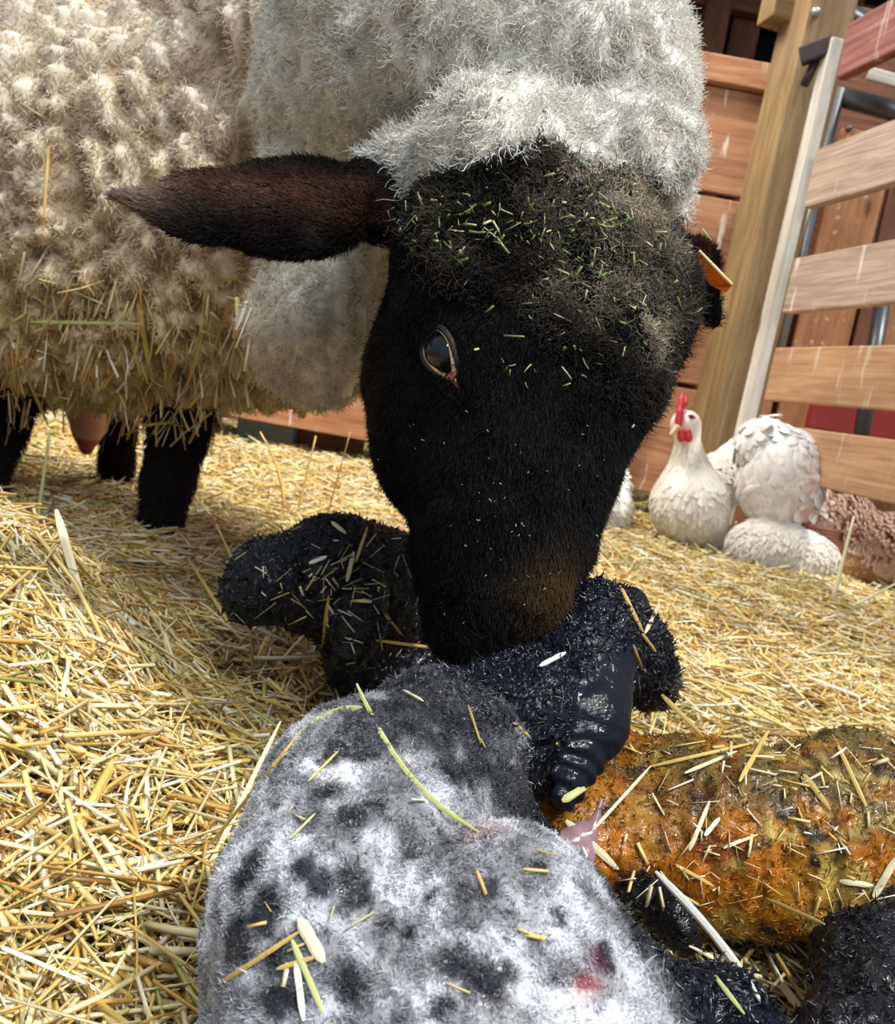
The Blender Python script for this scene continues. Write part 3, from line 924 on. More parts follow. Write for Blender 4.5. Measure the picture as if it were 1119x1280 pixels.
    me.materials.append(m); o = bpy.data.objects.new('ear_tag', me); C.objects.link(o); adopt(o, root)
    o['label'] = 'orange plastic ear tag'
    m2, _, b2 = nt('tag_edge'); b2.inputs['Base Color'].default_value = (0.85, 0.62, 0.30, 1)
    tube('ear_tag_edge', [c0, (c0 + c1) / 2, c1], 0.0014, m2, 8, parent=root)
    # --- udder glimpsed between the hind legs
    up_ = [A(108, 500, 1.62), A(110, 535, 1.62), A(108, 560, 1.61)]
    uv_ = [rc(up_[0], up_[1], .045, .026, .02), rc(up_[1], up_[2], .024, .013, .02)]
    a_, b2_ = surface(uv_, .005)
    cc = np.where((a_[:, 2] < V(A(108, 552, 1.61))[2] + .006)[:, None], np.array([0.42, 0.07, 0.04]), np.array([0.62, 0.36, 0.25]))
    u = mesh_np('udder', a_, b2_, m_attr('udder_skin', rough=.45, spec=.4), cc, parent=root)
    u['label'] = 'pink teat with a reddened tip'
    return dict(root=root, v=v, q=q, bvh=bv, A=A, m=m, prims=prims)

# ---------------------------------------------------------------- LAMBS
def bvh_of(v, q): return BVHTree.FromPolygons([tuple(x) for x in v], [tuple(int(i) for i in f) for f in q])

def wetdisp(v, q, amp=0.0011, sc=170, seed=7, it=1, str_=(1, 1, 1)):
    N = vnormals(v, q); P = v * np.array(str_)
    wp = np.stack([vnoise(P, 40, seed + 1), vnoise(P, 40, seed + 2), vnoise(P, 40, seed + 3)], 1) * 0.012
    r = 1 - np.abs(vnoise(P + wp, sc, seed)); r2 = 1 - np.abs(vnoise(P + wp, sc * 2.1, seed + 5))
    return v + N * (amp * (1.6 * r + 0.7 * r2 - 1.2))[:, None]

def build_speckled():
    rng = np.random.default_rng(8)
    A = lambda x, y, d: V(at(x, y, d))
    root = empty('newborn_lamb', (0.0, 0.4, 0.0), "wet newborn lamb with speckled grey back and black head under the ewe's muzzle", 'lamb')
    torso = [
        rc(A(436, 1150, .355), A(465, 1015, .40), .050, .045, .02),
        rc(A(460, 1015, .40), A(525, 945, .450), .045, .034, .02),
        rc(A(430, 1340, .32), A(436, 1150, .355), .050, .049, .02),
        rc(A(622, 1200, .335), A(690, 1350, .31), .0485, .044, .004),
        rc(A(592, 1128, .345), A(560, 1290, .31), .029, .044, .006),
        rc(A(580, 1000, .43), A(570, 960, .44), .030, .028, .015),           # loose skin behind the shoulder
    ]
    neck = [
        rc(A(555, 925, .462), A(640, 905, .50), .034, .031, .02),
        rc(A(640, 905, .50), A(715, 845, .535), .031, .032, .018),
        rc(A(690, 905, .53), A(655, 950, .505), .018, .016, .02),             # brisket
        ball(A(742, 795, .56), (.034, .038, .034), .015),                    # skull
        rc(A(785, 810, .575), A(812, 850, .60), .026, .019, .012),           # face turned away
    ]
    legs = [
        rc(A(755, 1262, .335), A(890, 1285, .345), .029, .0150, .015),        # thigh to hock
        rc(A(905, 1262, .345), A(960, 1310, .33), .0155, .012, .01),
        rc(A(665, 1060, .43), A(630, 1025, .44), .012, .013, .01),            # folded foreleg tip
    ]
    n_ear = V(-fw * 0.9 + rt * 0.25 + up * 0.2)
    ear = [
        rc(A(765, 835, .523), A(748, 905, .492), .0150, .0180, .004, n=n_ear, s=2.2),
        rc(A(748, 905, .492), A(706, 995, .472), .0180, .0090, .004, n=n_ear, s=2.2),
        rc(A(792, 765, .585), A(818, 830, .590), .017, .016, .006, n=V(rt), s=1.6),
    ]
    prims = torso + neck + legs + ear
    cuts = []
    v, q = surface(prims, 0.0021, ())
    v = relax(v, q, 2)
    dt, dn, dl, de = sdf(torso, v), sdf(neck, v), sdf(legs, v), sdf(ear, v)
    N = vnormals(v, q)
    # skin folds behind the shoulder and along the neck base
    ax = V(A(640, 895, .50) - A(440, 1040, .40)); ax /= np.linalg.norm(ax)
    s = (v - A(560, 930, .45)) @ ax
    wav = np.sin(s * 620 + 3 * vnoise(v, 30, 2)) * np.exp(-(s / 0.022) ** 2) * sstep(-.4, .3, fbm(v, 25, 3))
    v = v + N * (0.0022 * wav)[:, None]
    bv = bvh_of(v, q)
    # crease where the haunch folds against the flank, and the faint cleft down the rump
    for line, dep, wid in (([(478, 1118), (492, 1085), (512, 1060), (548, 1044), (592, 1040)], .0075, .0065), ([(655, 1100), (662, 1170), (668, 1270)], .0022, .0030)):
        cp = []
        for (x0, y0), (x1, y1) in zip(line[:-1], line[1:]):
            for t in np.linspace(0, 1, 9):
                h = bv.ray_cast(CAM, ray(x0 + (x1 - x0) * t, y0 + (y1 - y0) * t))
                if h[0] is not None: cp.append(V(h[0]))
        cp = np.array(cp); md = np.min(np.linalg.norm(v[:, None] - cp[None], axis=2), axis=1)
        v = v - vnormals(v, q) * (dep * np.exp(-(md / wid) ** 2))[:, None]
    N = vnormals(v, q); bv = bvh_of(v, q)
    black = np.array([0.0045, 0.0065, 0.013]); white = np.array([0.66, 0.68, 0.74]); grey = np.array([0.17, 0.18, 0.21])
    fb = fbm(v, 42, 12, 3)
    sp = sstep(0.02, 0.40, fbm(v * np.array([1, 1, 1.3]), 34, 14, 4))
    spots = [(440, 1021, 22), (412, 993, 20), (470, 1008, 14), (440, 1105, 26), (400, 1098, 18), (380, 1082, 18), (305, 1100, 24), (333, 1137, 26), (300, 1175, 30), (345, 1190, 18),
             (482, 1158, 20), (515, 1165, 10), (445, 1230, 26), (350, 1258, 24), (533, 1126, 10), (561, 1056, 10), (505, 1062, 12), (612, 1105, 15), (570, 1200, 28), (600, 1222, 26),
             (635, 1137, 9), (672, 1090, 14), (598, 1156, 9), (693, 1144, 12), (753, 1195, 16), (628, 1214, 14), (690, 1225, 10), (800, 1190, 20), (560, 1262, 14), (420, 1060, 12),
             (470, 905, 50), (520, 900, 60), (420, 945, 22), (560, 960, 30), (455, 940, 26), (585, 985, 14), (240, 1240, 18)]
    sf = np.zeros(len(v))
    wv = v + 0.006 * np.stack([fbm(v, 60, 31), fbm(v, 60, 32), fbm(v, 60, 33)], 1)
    for x, y, r in spots:
        h = bv.ray_cast(CAM, ray(x, y))
        if h[0] is None: continue
        rr = r * 1.15 * h[3] / (F * ray(x, y).length)
        sf = np.maximum(sf, sstep(1.35, 0.6, np.linalg.norm(wv - V(h[0]), axis=1) / rr))
    # blue-black head, neck and legs, merging into the back
    dk = sstep(-.004, .012, dt - np.minimum(np.minimum(dn, dl), de) + 0.010 * fb)
    dk = np.maximum(dk, sstep(.012, -.002, np.minimum(np.minimum(dn, dl), de) + .006 * fb) * sstep(-.012, .0, dt))
    sa = (v - A(440, 1040, .40)) @ ax
    front = sstep(-.012, .030, sa + .035 * fb) * .95 * (1 - .4 * sstep(.1, .35, fbm(v * np.array([1, 1, .5]), 48, 66, 3)))
    sf = sf * sstep(-.75, .0, fbm(v, 95, 67, 2) + .35)
    dark = np.clip(np.maximum(np.maximum(sf * 0.95, sp * 0.55), np.maximum(dk, front)), 0, 1)
    tone = sstep(-.35, .35, fbm(v, 110, 44, 3))[:, None]
    base = white * (0.40 + 0.60 * tone) * (1 + .15 * fb[:, None])
    col = base * (1 - dark[:, None]) + black * dark[:, None]
    for x, y, r, cc, k in ((735, 1232, 12, (0.42, 0.05, 0.06), .8), (745, 1200, 14, (0.10, 0.02, 0.05), .8), (605, 1040, 26, (0.60, 0.36, 0.33), .4), (545, 870, 30, (.10, .10, .12), .3)):
        h = bv.ray_cast(CAM, ray(x, y))
        if h[0] is None: continue
        f = (k * np.exp(-(np.linalg.norm(wv - V(h[0]), axis=1) / (r * h[3] / F)) ** 2))[:, None]
        col = col * (1 - f) + np.array(cc) * f
    # straw-brown wrinkles under the jaw
    jw = sstep(.018, .006, np.linalg.norm(v - A(822, 862, .595), axis=1))[:, None]
    col = col * (1 - .8 * jw) + np.array([0.20, 0.15, 0.09]) * (0.5 + 0.5 * np.sin(v[:, :1] * 900 + 5 * fb[:, None])) * .8 * jw
    v2 = wetdisp(v, q, 0.0013, 210, 7)
    headw = sstep(.03, .0, dn)[:, None]
    v2 = v2 * (1 - headw) + wetdisp(v, q, 0.0019, 200, 19) * headw
    earw = sstep(.004, .0, de)[:, None]
    ea = V(A(706, 995, .472) - A(765, 835, .523)); ea /= np.linalg.norm(ea); se = (v - A(748, 905, .492)) @ ea
    wr = (.0011 * np.sin(se * 700 + 6 * vnoise(v, 60, 8)) * sstep(-.01, .03, se) + .0016 * fbm(v, 90, 6, 3))[:, None]
    v2 = v2 * (1 - earw) + (v + N * wr) * earw
    body = mesh_np('body', v2, q, M['wet'], np.clip(col, .004, .9), parent=root)
    # damp short wool
    cq = col[q].mean(1)
    P, Nn = scatter(v2, q, 120000, lambda c, n: facing(c, n, .2) * np.where(sdf(torso, c) < .014, 1.0, .0) * (.5 + 1 - dark[q].mean(1)), rng)
    i = nearest_color(v2, q, P, cq)
    g = np.stack([vnoise(P, 170, 1), vnoise(P, 170, 2), vnoise(P, 170, 3)], 1)
    D = Nn * .30 + 1.6 * g + rng.normal(0, .18, (len(P), 3))
    S_ = strands(P, Nn, D, .0009 + .0015 * rng.random(len(P)), 4, rng.normal(0, .6, len(P)), rng, crimp=.1, crimpn=1)
    cc = i * (0.65 + 0.8 * rng.random((len(P), 1)))
    hair_np('damp_wool', S_, np.array([.00014, .00014, .00012, .00006]), np.clip(cc, 0.003, .95), M['wet_hair'], root)
    locks(root, v2, q, 60000, lambda c, n: facing(c, n, .2) * (sdf(torso, c) < .016), col, rng, L=(.0012, .0028), r=.00030, name='damp_curls')
    locks(root, v2, q, 26000, (lambda c, n: facing(c, n, .25) * (np.minimum(sdf(neck, c), sdf(legs, c)) < .010) * (sdf(ear, c) > .003)), col, rng)
    return dict(root=root, v=v2, q=q, bvh=bv, prims=prims)

def locks(root, v, q, n, wt, col, rng, L=(.002, .005), r=.00055, name='wet_locks', gain=1.0):
    P, Nn = scatter(v, q, n, wt, rng)
    g = np.stack([vnoise(P, 90, 201), vnoise(P, 90, 202), vnoise(P, 90, 203)], 1)
    g2 = np.stack([vnoise(P, 260, 204), vnoise(P, 260, 205), vnoise(P, 260, 206)], 1)
    D = g + .8 * g2 + rng.normal(0, .12, (n, 3)); D -= (D * Nn).sum(1)[:, None] * Nn
    D /= np.linalg.norm(D, axis=1)[:, None] + 1e-9; D = D + Nn * .20
    S_ = strands(P + Nn * .0001, Nn, D, L[0] + (L[1] - L[0]) * rng.random(n), 5, rng.normal(0, .7, n), rng)
    k = np.arange(5) / 4.0
    S_ -= Nn[:, None, :] * (.0012 * k ** 2)[None, :, None]
    cc = nearest_color(v, q, P, col[q].mean(1)) * gain * (.7 + .6 * rng.random((n, 1)))
    return hair_np(name, S_, r * np.array([.7, 1, 1, .75, .2]), np.clip(cc, .003, .9), M['wet_lock'], root)

def nearest_color(v, q, P, cq):
    """colour of the face nearest to each point, by hashing face centres"""
    from mathutils.kdtree import KDTree
    cen = v[q].mean(1); kd = KDTree(len(cen))
    for i, c in enumerate(cen): kd.insert(c, i)
    kd.balance()
    return cq[[kd.find(p)[1] for p in P]]

def build_orange():
    rng = np.random.default_rng(9)
    A = lambda x, y, d: V(at(x, y, d))
    root = empty('newborn_lamb', (0.25, 0.5, 0.0), 'wet newborn lamb stained orange and amber, lying on its side behind the speckled lamb', 'lamb')
    body = [
        rc(A(905, 1050, .525), A(1060, 1040, .535), .046, .053, .02),
        rc(A(1060, 1040, .535), A(1260, 1060, .55), .053, .050, .02),
        rc(A(735, 1055, .515), A(905, 1050, .525), .036, .046, .02),
        rc(A(690, 1010, .54), A(735, 1055, .515), .024, .034, .02),
        rc(A(790, 965, .56), A(870, 975, .56), .022, .028, .02),
        rc(A(870, 1110, .50), A(1060, 1125, .50), .016, .024, .015),
    ]
    legs = [
        rc(A(1190, 1185, .46), A(1078, 1205, .42), .023, .0185, .015),
        rc(A(1078, 1205, .42), A(1042, 1300, .375), .0185, .0155, .012),
        rc(A(1150, 1240, .40), A(1075, 1290, .375), .018, .016, .012),
        rc(A(800, 1125, .46), A(840, 1152, .445), .009, .0115, .008), rc(A(840, 1152, .445), A(848, 1168, .44), .0105, .009, .006),
        rc(A(1290, 1030, .56), A(1380, 960, .58), .035, .03, .02), ball(A(1400, 930, .6), .036, .02),
    ]
    prims = body + legs
    v, q = surface(prims, 0.0023)
    v = relax(v, q, 2)
    N = vnormals(v, q)
    dl = sdf(legs, v); db = sdf(body, v)
    x = v @ V(rt)
    rib = np.sin(x * 470 + 3.0 * vnoise(v, 22, 5)) * sstep(-.3, .4, vnoise(v, 14, 6))
    v = v + N * (0.0007 * rib * sstep(.005, -.004, db - dl * .3) + 0.006 * fbm(v, 30, 9) + .002 * fbm(v, 90, 10))[:, None]
    lf = sstep(.01, -.004, dl)
    a1 = V(A(1075, 1290, .375)) - V(A(1065, 1195, .42)); s = (v - A(1065, 1195, .42)) @ (a1 / np.linalg.norm(a1))
    v = v + N * ((0.0012 * np.sin(s * 420 + 9 * vnoise(v, 55, 3)) + .003 * fbm(v, 60, 13)) * lf)[:, None]
    amber = np.array([0.30, 0.135, 0.012]); ora = np.array([0.38, 0.125, 0.006]); red = np.array([0.14, 0.025, 0.006]); yel = np.array([0.42, 0.30, 0.07]); blk = np.array([0.005, 0.006, 0.010]); olive = np.array([.10, .075, .025])
    def mixn(c, d, f): return c * (1 - f[:, None]) + d * f[:, None]
    c = np.tile(amber, (len(v), 1))
    c = mixn(c, ora, sstep(-.1, .3, fbm(v, 36, 1)))
    c = mixn(c, red, sstep(.0, .4, fbm(v, 55, 2)) * .75)
    c = mixn(c, yel, sstep(.1, .4, fbm(v, 60, 3)) * .8)
    c = mixn(c, blk, sstep(.17, .36, fbm(v, 62, 4)) * .9)
    hi = sstep(.085, .125, v[:, 2]); c = mixn(c, olive, hi * sstep(-.3, .2, fbm(v, 50, 5)) * .9)
    c = mixn(c, olive * .9, sstep(.05, .03, v[:, 2]) * .8)
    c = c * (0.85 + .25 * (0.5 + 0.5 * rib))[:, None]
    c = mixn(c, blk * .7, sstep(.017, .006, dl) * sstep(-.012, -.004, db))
    v2 = wetdisp(v, q, 0.0012, 200, 27)
    mesh_np('body', v2, q, M['wet_skin'], np.clip(c, .004, .9), parent=root)
    locks(root, v2, q, 34000, lambda cc_, n: facing(cc_, n, .2) * (cc_[:, 0] < .55), c, rng, L=(.0015, .0045), r=.00045)
    # translucent pink membrane between the two lambs
    m, t, b = nt('pink_membrane'); b.inputs['Base Color'].default_value = (0.72, 0.42, 0.50, 1); b.inputs['Roughness'].default_value = .15
    b.inputs['Transmission Weight'].default_value = 0.6; b.inputs['Subsurface Weight'].default_value = .3; b.inputs['Coat Weight'].default_value = 1
    pl = [[(650, 1040, .49), (680, 1075, .475), (715, 1065, .478), (760, 1060, .478)], [(700, 985, .505), (718, 1020, .492), (715, 1060, .478), (700, 1080, .47)], [(690, 1075, .472), (720, 1050, .478), (738, 1045, .480), (752, 1000, .490)], [(712, 1000, .500), (722, 1035, .49), (735, 1070, .475), (728, 1100, .465)], [(690, 1045, .49), (720, 1040, .482), (745, 1030, .488), (770, 1015, .495)], [(665, 1060, .475), (700, 1050, .478), (722, 1050, .48), (735, 1085, .47)]]
    pr = []
    for L_ in pl:
        P = [A(*p) for p in L_]
        for i in range(3): pr.append(rc(P[i], P[i + 1], .0024 - .0003 * i, .0021 - .0003 * i, .007))
    a_, b_ = surface(pr, .0016)
    o = mesh_np('birth_membrane', a_, b_, m)
    tag(o, 'glistening pink birth membrane draped against the orange-stained lamb', 'membrane')
    return dict(root=root, v=v2, q=q, bvh=bvh_of(v2, q), prims=prims)

def build_black():
    rng = np.random.default_rng(10)
    A = lambda x, y, d: V(at(x, y, d))
    root = empty('newborn_lamb', (-0.1, 0.85, 0.0), 'wet black newborn lamb curled in a straw hollow left of the ewe\'s muzzle', 'lamb')
    pr = [
        rc(A(425, 720, .83), A(470, 735, .85), .054, .056, .02),
        rc(A(400, 725, .81), A(330, 728, .78), .050, .029, .02),
        rc(A(338, 722, .78), A(316, 742, .77), .032, .024, .015),
        rc(A(470, 770, .87), A(520, 800, .88), .060, .036, .02),
        rc(A(470, 830, .86), A(560, 830, .90), .036, .030, .02),
        rc(A(560, 830, .90), A(680, 850, .96), .045, .05, .03),
        rc(A(440, 840, .83), A(520, 850, .85), .020, .026, .02),
    ]
    ne = V(-fw * .9 + up * .2 - rt * .2)
    ear = [rc(A(462, 735, .765), A(448, 780, .735), .014, .0215, .005, n=ne, s=2.0), rc(A(448, 780, .735), A(440, 815, .73), .0215, .014, .005, n=ne, s=2.0)]
    prims = pr + ear
    cuts = [ball(A(372, 722, .765), .006, .006), rc(A(303, 722, .74), A(306, 726, .75), .003, .003, .003)]
    v, q = surface(prims, 0.0034, cuts)
    v = relax(v, q, 1)
    v = wetdisp(v, q, 0.0032, 105, 31); v = wetdisp(v, q, 0.0013, 230, 39)
    c = np.array([0.007, 0.009, 0.014]) * (1 + .4 * fbm(v, 40, 3)[:, None])
    mesh_np('body', v, q, M['wet'], c, parent=root)
    locks(root, v, q, 24000, lambda cc_, n: facing(cc_, n, .2), c, rng, L=(.0025, .0055), r=.0008)
    eb = V(at(370, 722, .755))
    th, ph = np.meshgrid(np.linspace(0, PI, 12), np.linspace(0, 2 * PI, 17)[:-1], indexing='ij')
    sv = np.stack([np.sin(th) * np.cos(ph), np.sin(th) * np.sin(ph), np.cos(th)], -1).reshape(-1, 3) * .006 + eb
    sq = [(i * 16 + j, i * 16 + (j + 1) % 16, (i + 1) * 16 + (j + 1) % 16, (i + 1) * 16 + j) for i in range(11) for j in range(16)]
    return dict(root=root, v=v, q=q, bvh=bvh_of(v, q), prims=prims)

# ---------------------------------------------------------------- HENS
def feather_mesh(P, Nn, D, L, Wd, colc, cole, lift, rng, curl=.25):
    """overlapping curved feathers: P root, D direction along the body"""
    n = len(P); D = D - (D * Nn).sum(1)[:, None] * Nn; D /= np.linalg.norm(D, axis=1)[:, None] + 1e-9
    Sd = np.cross(D, Nn)
    rows = [(0.0, .35), (.3, .85), (.62, 1.0), (.86, .72), (1.0, .18)]
    vs, cs = [], []
    for t, w_ in rows:
        for s in (-1, -.5, 0, .5, 1):
            h = lift * t - curl * t * t * L + (-.22 * (s * w_) ** 2) * Wd + .0
            vs.append(P + D * (L * t)[:, None] + Sd * (s * w_ * Wd * .5)[:, None] + Nn * (h + .002)[:, None])
            e = 1.0 if (abs(s) == 1 or t >= .86) else (0.0)
            cs.append(colc * (1 - e) + cole * e)
    v = np.stack(vs, 1).reshape(-1, 3); c = np.stack(cs, 1).reshape(-1, 3)
    q = np.array([(i * 5 + j, i * 5 + j + 1, (i + 1) * 5 + j + 1, (i + 1) * 5 + j) for i in range(4) for j in range(4)])
    Q = (q[None] + (np.arange(n) * 25)[:, None, None]).reshape(-1, 4)
    return v, Q, c

def build_hens():
    rng = np.random.default_rng(12)
    A = lambda x, y, d: V(at(x, y, d))
    white = np.array([0.80, 0.77, 0.70]); 
    def plum(root, v, q, n, D0, L, Wd, cc, ce, wt=None, lift=.004, curl=.2, name='plumage', jit=.25):
        P, Nn = scatter(v, q, n, (lambda c, nn: facing(c, nn, .5)) if wt is None else wt, rng)
        D = np.tile(V(D0), (n, 1)) + rng.normal(0, jit, (n, 3))
        Ls = L * (.7 + .6 * rng.random(n)); Ws = Wd * (.7 + .6 * rng.random(n))
        sh = (.82 + .3 * rng.random((n, 1)))
        c1 = cc(P) * sh if callable(cc) else cc * sh
        c2 = ce(P) * sh if callable(ce) else ce * sh
        fv, fq, fc = feather_mesh(P, Nn, D, Ls, Ws, c1, c2, lift, rng, curl)
        return mesh_np(name, fv, fq, M['hen'], np.clip(fc, 0, .92), parent=root)
    # --- white hen facing the camera
    d = 2.37
    root = empty('hen', at(865, 690, d), 'white hen with a red comb standing upright facing the camera beside the post', 'hen')
    pr = [
        ball(A(862, 632, d), (.100, .12, .105), .03), rc(A(870, 655, d), A(872, 668, d + .02), .072, .070, .03),
        rc(A(862, 612, d), A(860, 548, d - .03), .068, .032, .04), ball(A(857, 531, d - .035), (.040, .048, .040), .02),
        rc(A(890, 610, d + .12), A(915, 575, d + .22), .075, .045, .04), rc(A(915, 578, d + .22), A(922, 560, d + .26), .045, .034, .03),
        rc(A(828, 690, d), A(836, 702, d), .018, .014, .01), rc(A(885, 688, d + .02), A(890, 702, d + .02), .018, .014, .01),
    ]
    v, q = surface(pr, .0075); v = relax(v, q, 3)
    yel = np.array([0.74, 0.64, 0.46])
    low = sstep(.16, .04, v[:, 2])[:, None]
    mesh_np('body', v, q, M['hen'], white * (1 - low * .6) + yel * low * .6, parent=root)
    plum(root, v, q, 1800, (0.15, .35, -1), .030, .016, lambda P: white * (1 - .5 * sstep(.16, .04, P[:, 2])[:, None]) + yel * .5 * sstep(.16, .04, P[:, 2])[:, None], white * 1.03, wt=lambda c, nn: facing(c, nn, .5) * (c[:, 2] < A(857, 556, d - .03)[2]), lift=.0002, curl=.05, jit=.08)
    hc = A(857, 531, d - .075)
    # comb, wattles, face, beak
    cb = [rc(A(849, 524, d - .075), A(852, 500, d - .06), .009, .008, .008), rc(A(852, 508, d - .06), A(853, 493, d - .055), .009, .005, .006), rc(A(848, 530, d - .08), A(850, 515, d - .08), .010, .008, .008),
          rc(A(857, 505, d - .03), A(858, 496, d - .02), .008, .004, .006)]
    a_, b_ = surface(cb, .0035); mesh_np('comb', a_, b_, M['comb'], parent=root)
    for x in (851, 860):
        a_, b_ = surface([rc(A(x, 540, d - .085), A(x + 1, 548, d - .085), .009, .0105, .008)], .0035); mesh_np('wattle', a_, b_, M['comb'], parent=root)
    a_, b_ = surface([ball(A(863, 524, d - .068), (.016, .010, .013), .01)], .003); mesh_np('face_skin', a_, b_, M['comb'], parent=root)
    a_, b_ = surface([ball(A(864, 521, d - .080), .0055, .01)], .0015); mesh_np('eye', a_, b_, M['eye'], parent=root)
    a_, b_ = surface([rc(A(846, 535, d - .085), A(838, 543, d - .115), .010, .003, .01)], .002); mesh_np('beak', a_, b_, M['beak'], parent=root)
    for x in (832, 886):
        for dx in (-8, 0, 8):
            tube('toe', [at(x, 694, d), at(x + dx, 701, d - .03), at(x + dx * 1.6, 704, d - .05)], [.007, .006, .003], M['shank'], 8, parent=root)
    # --- brown laced hen with fluffy white rear
    d = 2.25
    r2 = empty('hen', at(1010, 725, d), 'brown laced hen seen from behind with fluffy white tail, right of white hen', 'hen')
    tail = [ball(A(972, 595, d), (.098, .10, .125), .03), ball(A(955, 560, d + .02), (.060, .06, .072), .03), ball(A(1000, 625, d - .02), (.070, .07, .075), .03), rc(A(945, 555, d), A(955, 545, d), .045, .045, .02)]
    fluff = [ball(A(955, 688, d - .03), (.090, .09, .075), .03), ball(A(1000, 695, d - .05), (.092, .085, .068), .03)]
    wing = [rc(A(1055, 668, d - .02), A(1130, 690, d - .10), .062, .075, .03), rc(A(1130, 690, d - .10), A(1215, 705, d - .16), .08, .085, .03), rc(A(1022, 642, d - .03), A(1062, 652, d - .04), .040, .060, .03)]
    breast = [rc(A(1075, 712, d - .08), A(1180, 715, d - .14), .048, .06, .03)]
    hd = [rc(A(1250, 690, d - .16), A(1290, 610, d - .2), .06, .035, .04), ball(A(1295, 595, d - .2), .038, .02)]
    pr = tail + fluff + wing + breast + hd
    v, q = surface(pr, .0085); v = relax(v, q, 2)
    wt_ = lambda pl, thr=.012: (lambda c, nn: facing(c, nn, .5) * (sdf(pl, c) < thr))
    brown = np.array([0.24, 0.095, 0.045]); lace = np.array([0.66, 0.46, 0.37]); fl = np.array([0.66, 0.62, 0.57]); tw = np.array([0.80, 0.78, 0.77])
    dT = np.minimum(sdf(tail, v), sdf(fluff, v)); dW = np.minimum(sdf(wing, v), sdf(breast, v))
    f = sstep(-.01, .01, dT - dW)[:, None]
    mesh_np('body', v, q, M['hen'], fl * (1 - f) + brown * f, parent=r2)
    xr_ = A(1035, 640, d)
    def tailcol(P):
        k = sstep(.10, .03, np.linalg.norm((P - A(1022, 628, d - .06)), axis=1))[:, None]
        return tw * (1 - k * .7) + np.array([0.42, 0.22, 0.12]) * k * .7
    plum(r2, v, q, 620, (.15, -.2, -1), .052, .034, tailcol, lambda P: tw * np.ones((len(P), 1)), wt_(tail), lift=.007, curl=.30, name='tail_plumage', jit=.45)
    plum(r2, v, q, 2400, (-.6, -.3, -.7), .030, .010, fl, fl * 1.05, wt_(fluff), lift=.004, curl=.2, name='underside_fluff', jit=.5)
    plum(r2, v, q, 2400, (-1, .3, -.25), .026, .019, brown, lace, lambda c, nn: facing(c, nn, .1) * (sdf(wing, c) < .03) * (sdf(wing, c) < sdf(breast, c) + .004) * (sdf(wing, c) < np.minimum(sdf(tail, c), sdf(fluff, c))) * (c[:, 0] < A(1200, 690, d)[0]), lift=.010, curl=.10, name='wing_plumage', jit=.10)
    plum(r2, v, q, 1500, (-1, .2, -.5), .026, .011, np.array([.30, .14, .06]), np.array([.44, .25, .13]), wt_(breast, .02), lift=.006, name='breast_plumage', jit=.3)
    for k in range(7):
        p0 = A(1052, 668 + k * 3.2, d - .085); p1 = A(1002 + k * 4, 655 + k * 6, d - .075)
        tube('flight_feather', [p0, (p0 + p1) / 2 - V(fw) * .004, p1], [.010, .010, .004], m_flight(), 8, parent=r2)
    a_, b_ = surface([rc(A(1300, 570, d - .2), A(1280, 560, d - .2), .014, .012, .01)], .004); mesh_np('comb', a_, b_, M['comb'], parent=r2)
    a_, b_ = surface([rc(A(1310, 595, d - .23), A(1325, 600, d - .25), .010, .003, .01)], .003); mesh_np('beak', a_, b_, M['beak'], parent=r2)
    # --- second white hen half hidden behind the ewe's muzzle
    d = 2.6
    r3 = empty('hen', at(755, 680, d), 'white hen pecking half hidden behind the ewe\'s muzzle', 'hen')
    pr = [ball(A(748, 635, d), (.098, .13, .092), .03), rc(A(757, 615, d), A(768, 602, d), .055, .042, .03), ball(A(752, 662, d - .02), (.070, .08, .050), .03), rc(A(690, 640, d - .05), A(670, 668, d - .1), .05, .03, .03), rc(A(775, 668, d), A(779, 686, d), .010, .008, .008)]
    v, q = surface(pr, .008); v = relax(v, q, 3)
    low = sstep(.14, .05, v[:, 2])[:, None]
    mesh_np('body', v, q, M['hen'], white * (1 - low * .7) + yel * low * .7, parent=r3)
    plum(r3, v, q, 1200, (0.5, .2, -.8), .034, .018, white, white * 1.02, lift=.001, curl=.1, jit=.2)
    tube('toe', [at(779, 684, d), at(782, 692, d - .03)], [.008, .004], M['comb'], 8, parent=r3)

_mf = []
def m_flight():
    if not _mf: _mf.append(m_plain('brown_flight_feather', (0.20, 0.07, 0.035), 0.6))
    return _mf[0]
# ================================================================ BUILD
ewe = build_ewe()
speck = build_speckled()
orange = build_orange()
black = build_black()
build_hens()

def reject(P):
    near = P[:, 1] < 1.15
    out = np.zeros(len(P), bool)
    i = np.where(near)[0]
    if len(i):
        Q = P[i]
        d = np.minimum(np.minimum(sdf(speck['prims'], Q), sdf(orange['prims'], Q)), sdf(black['prims'], Q))
        out[i] = d < 0.001
        # keep the lens clear
        out[i] |= (Q[:, 1] < 0.26) & (Q[:, 2] > 0.03)
    return out
base, loose = build_ground(reject)

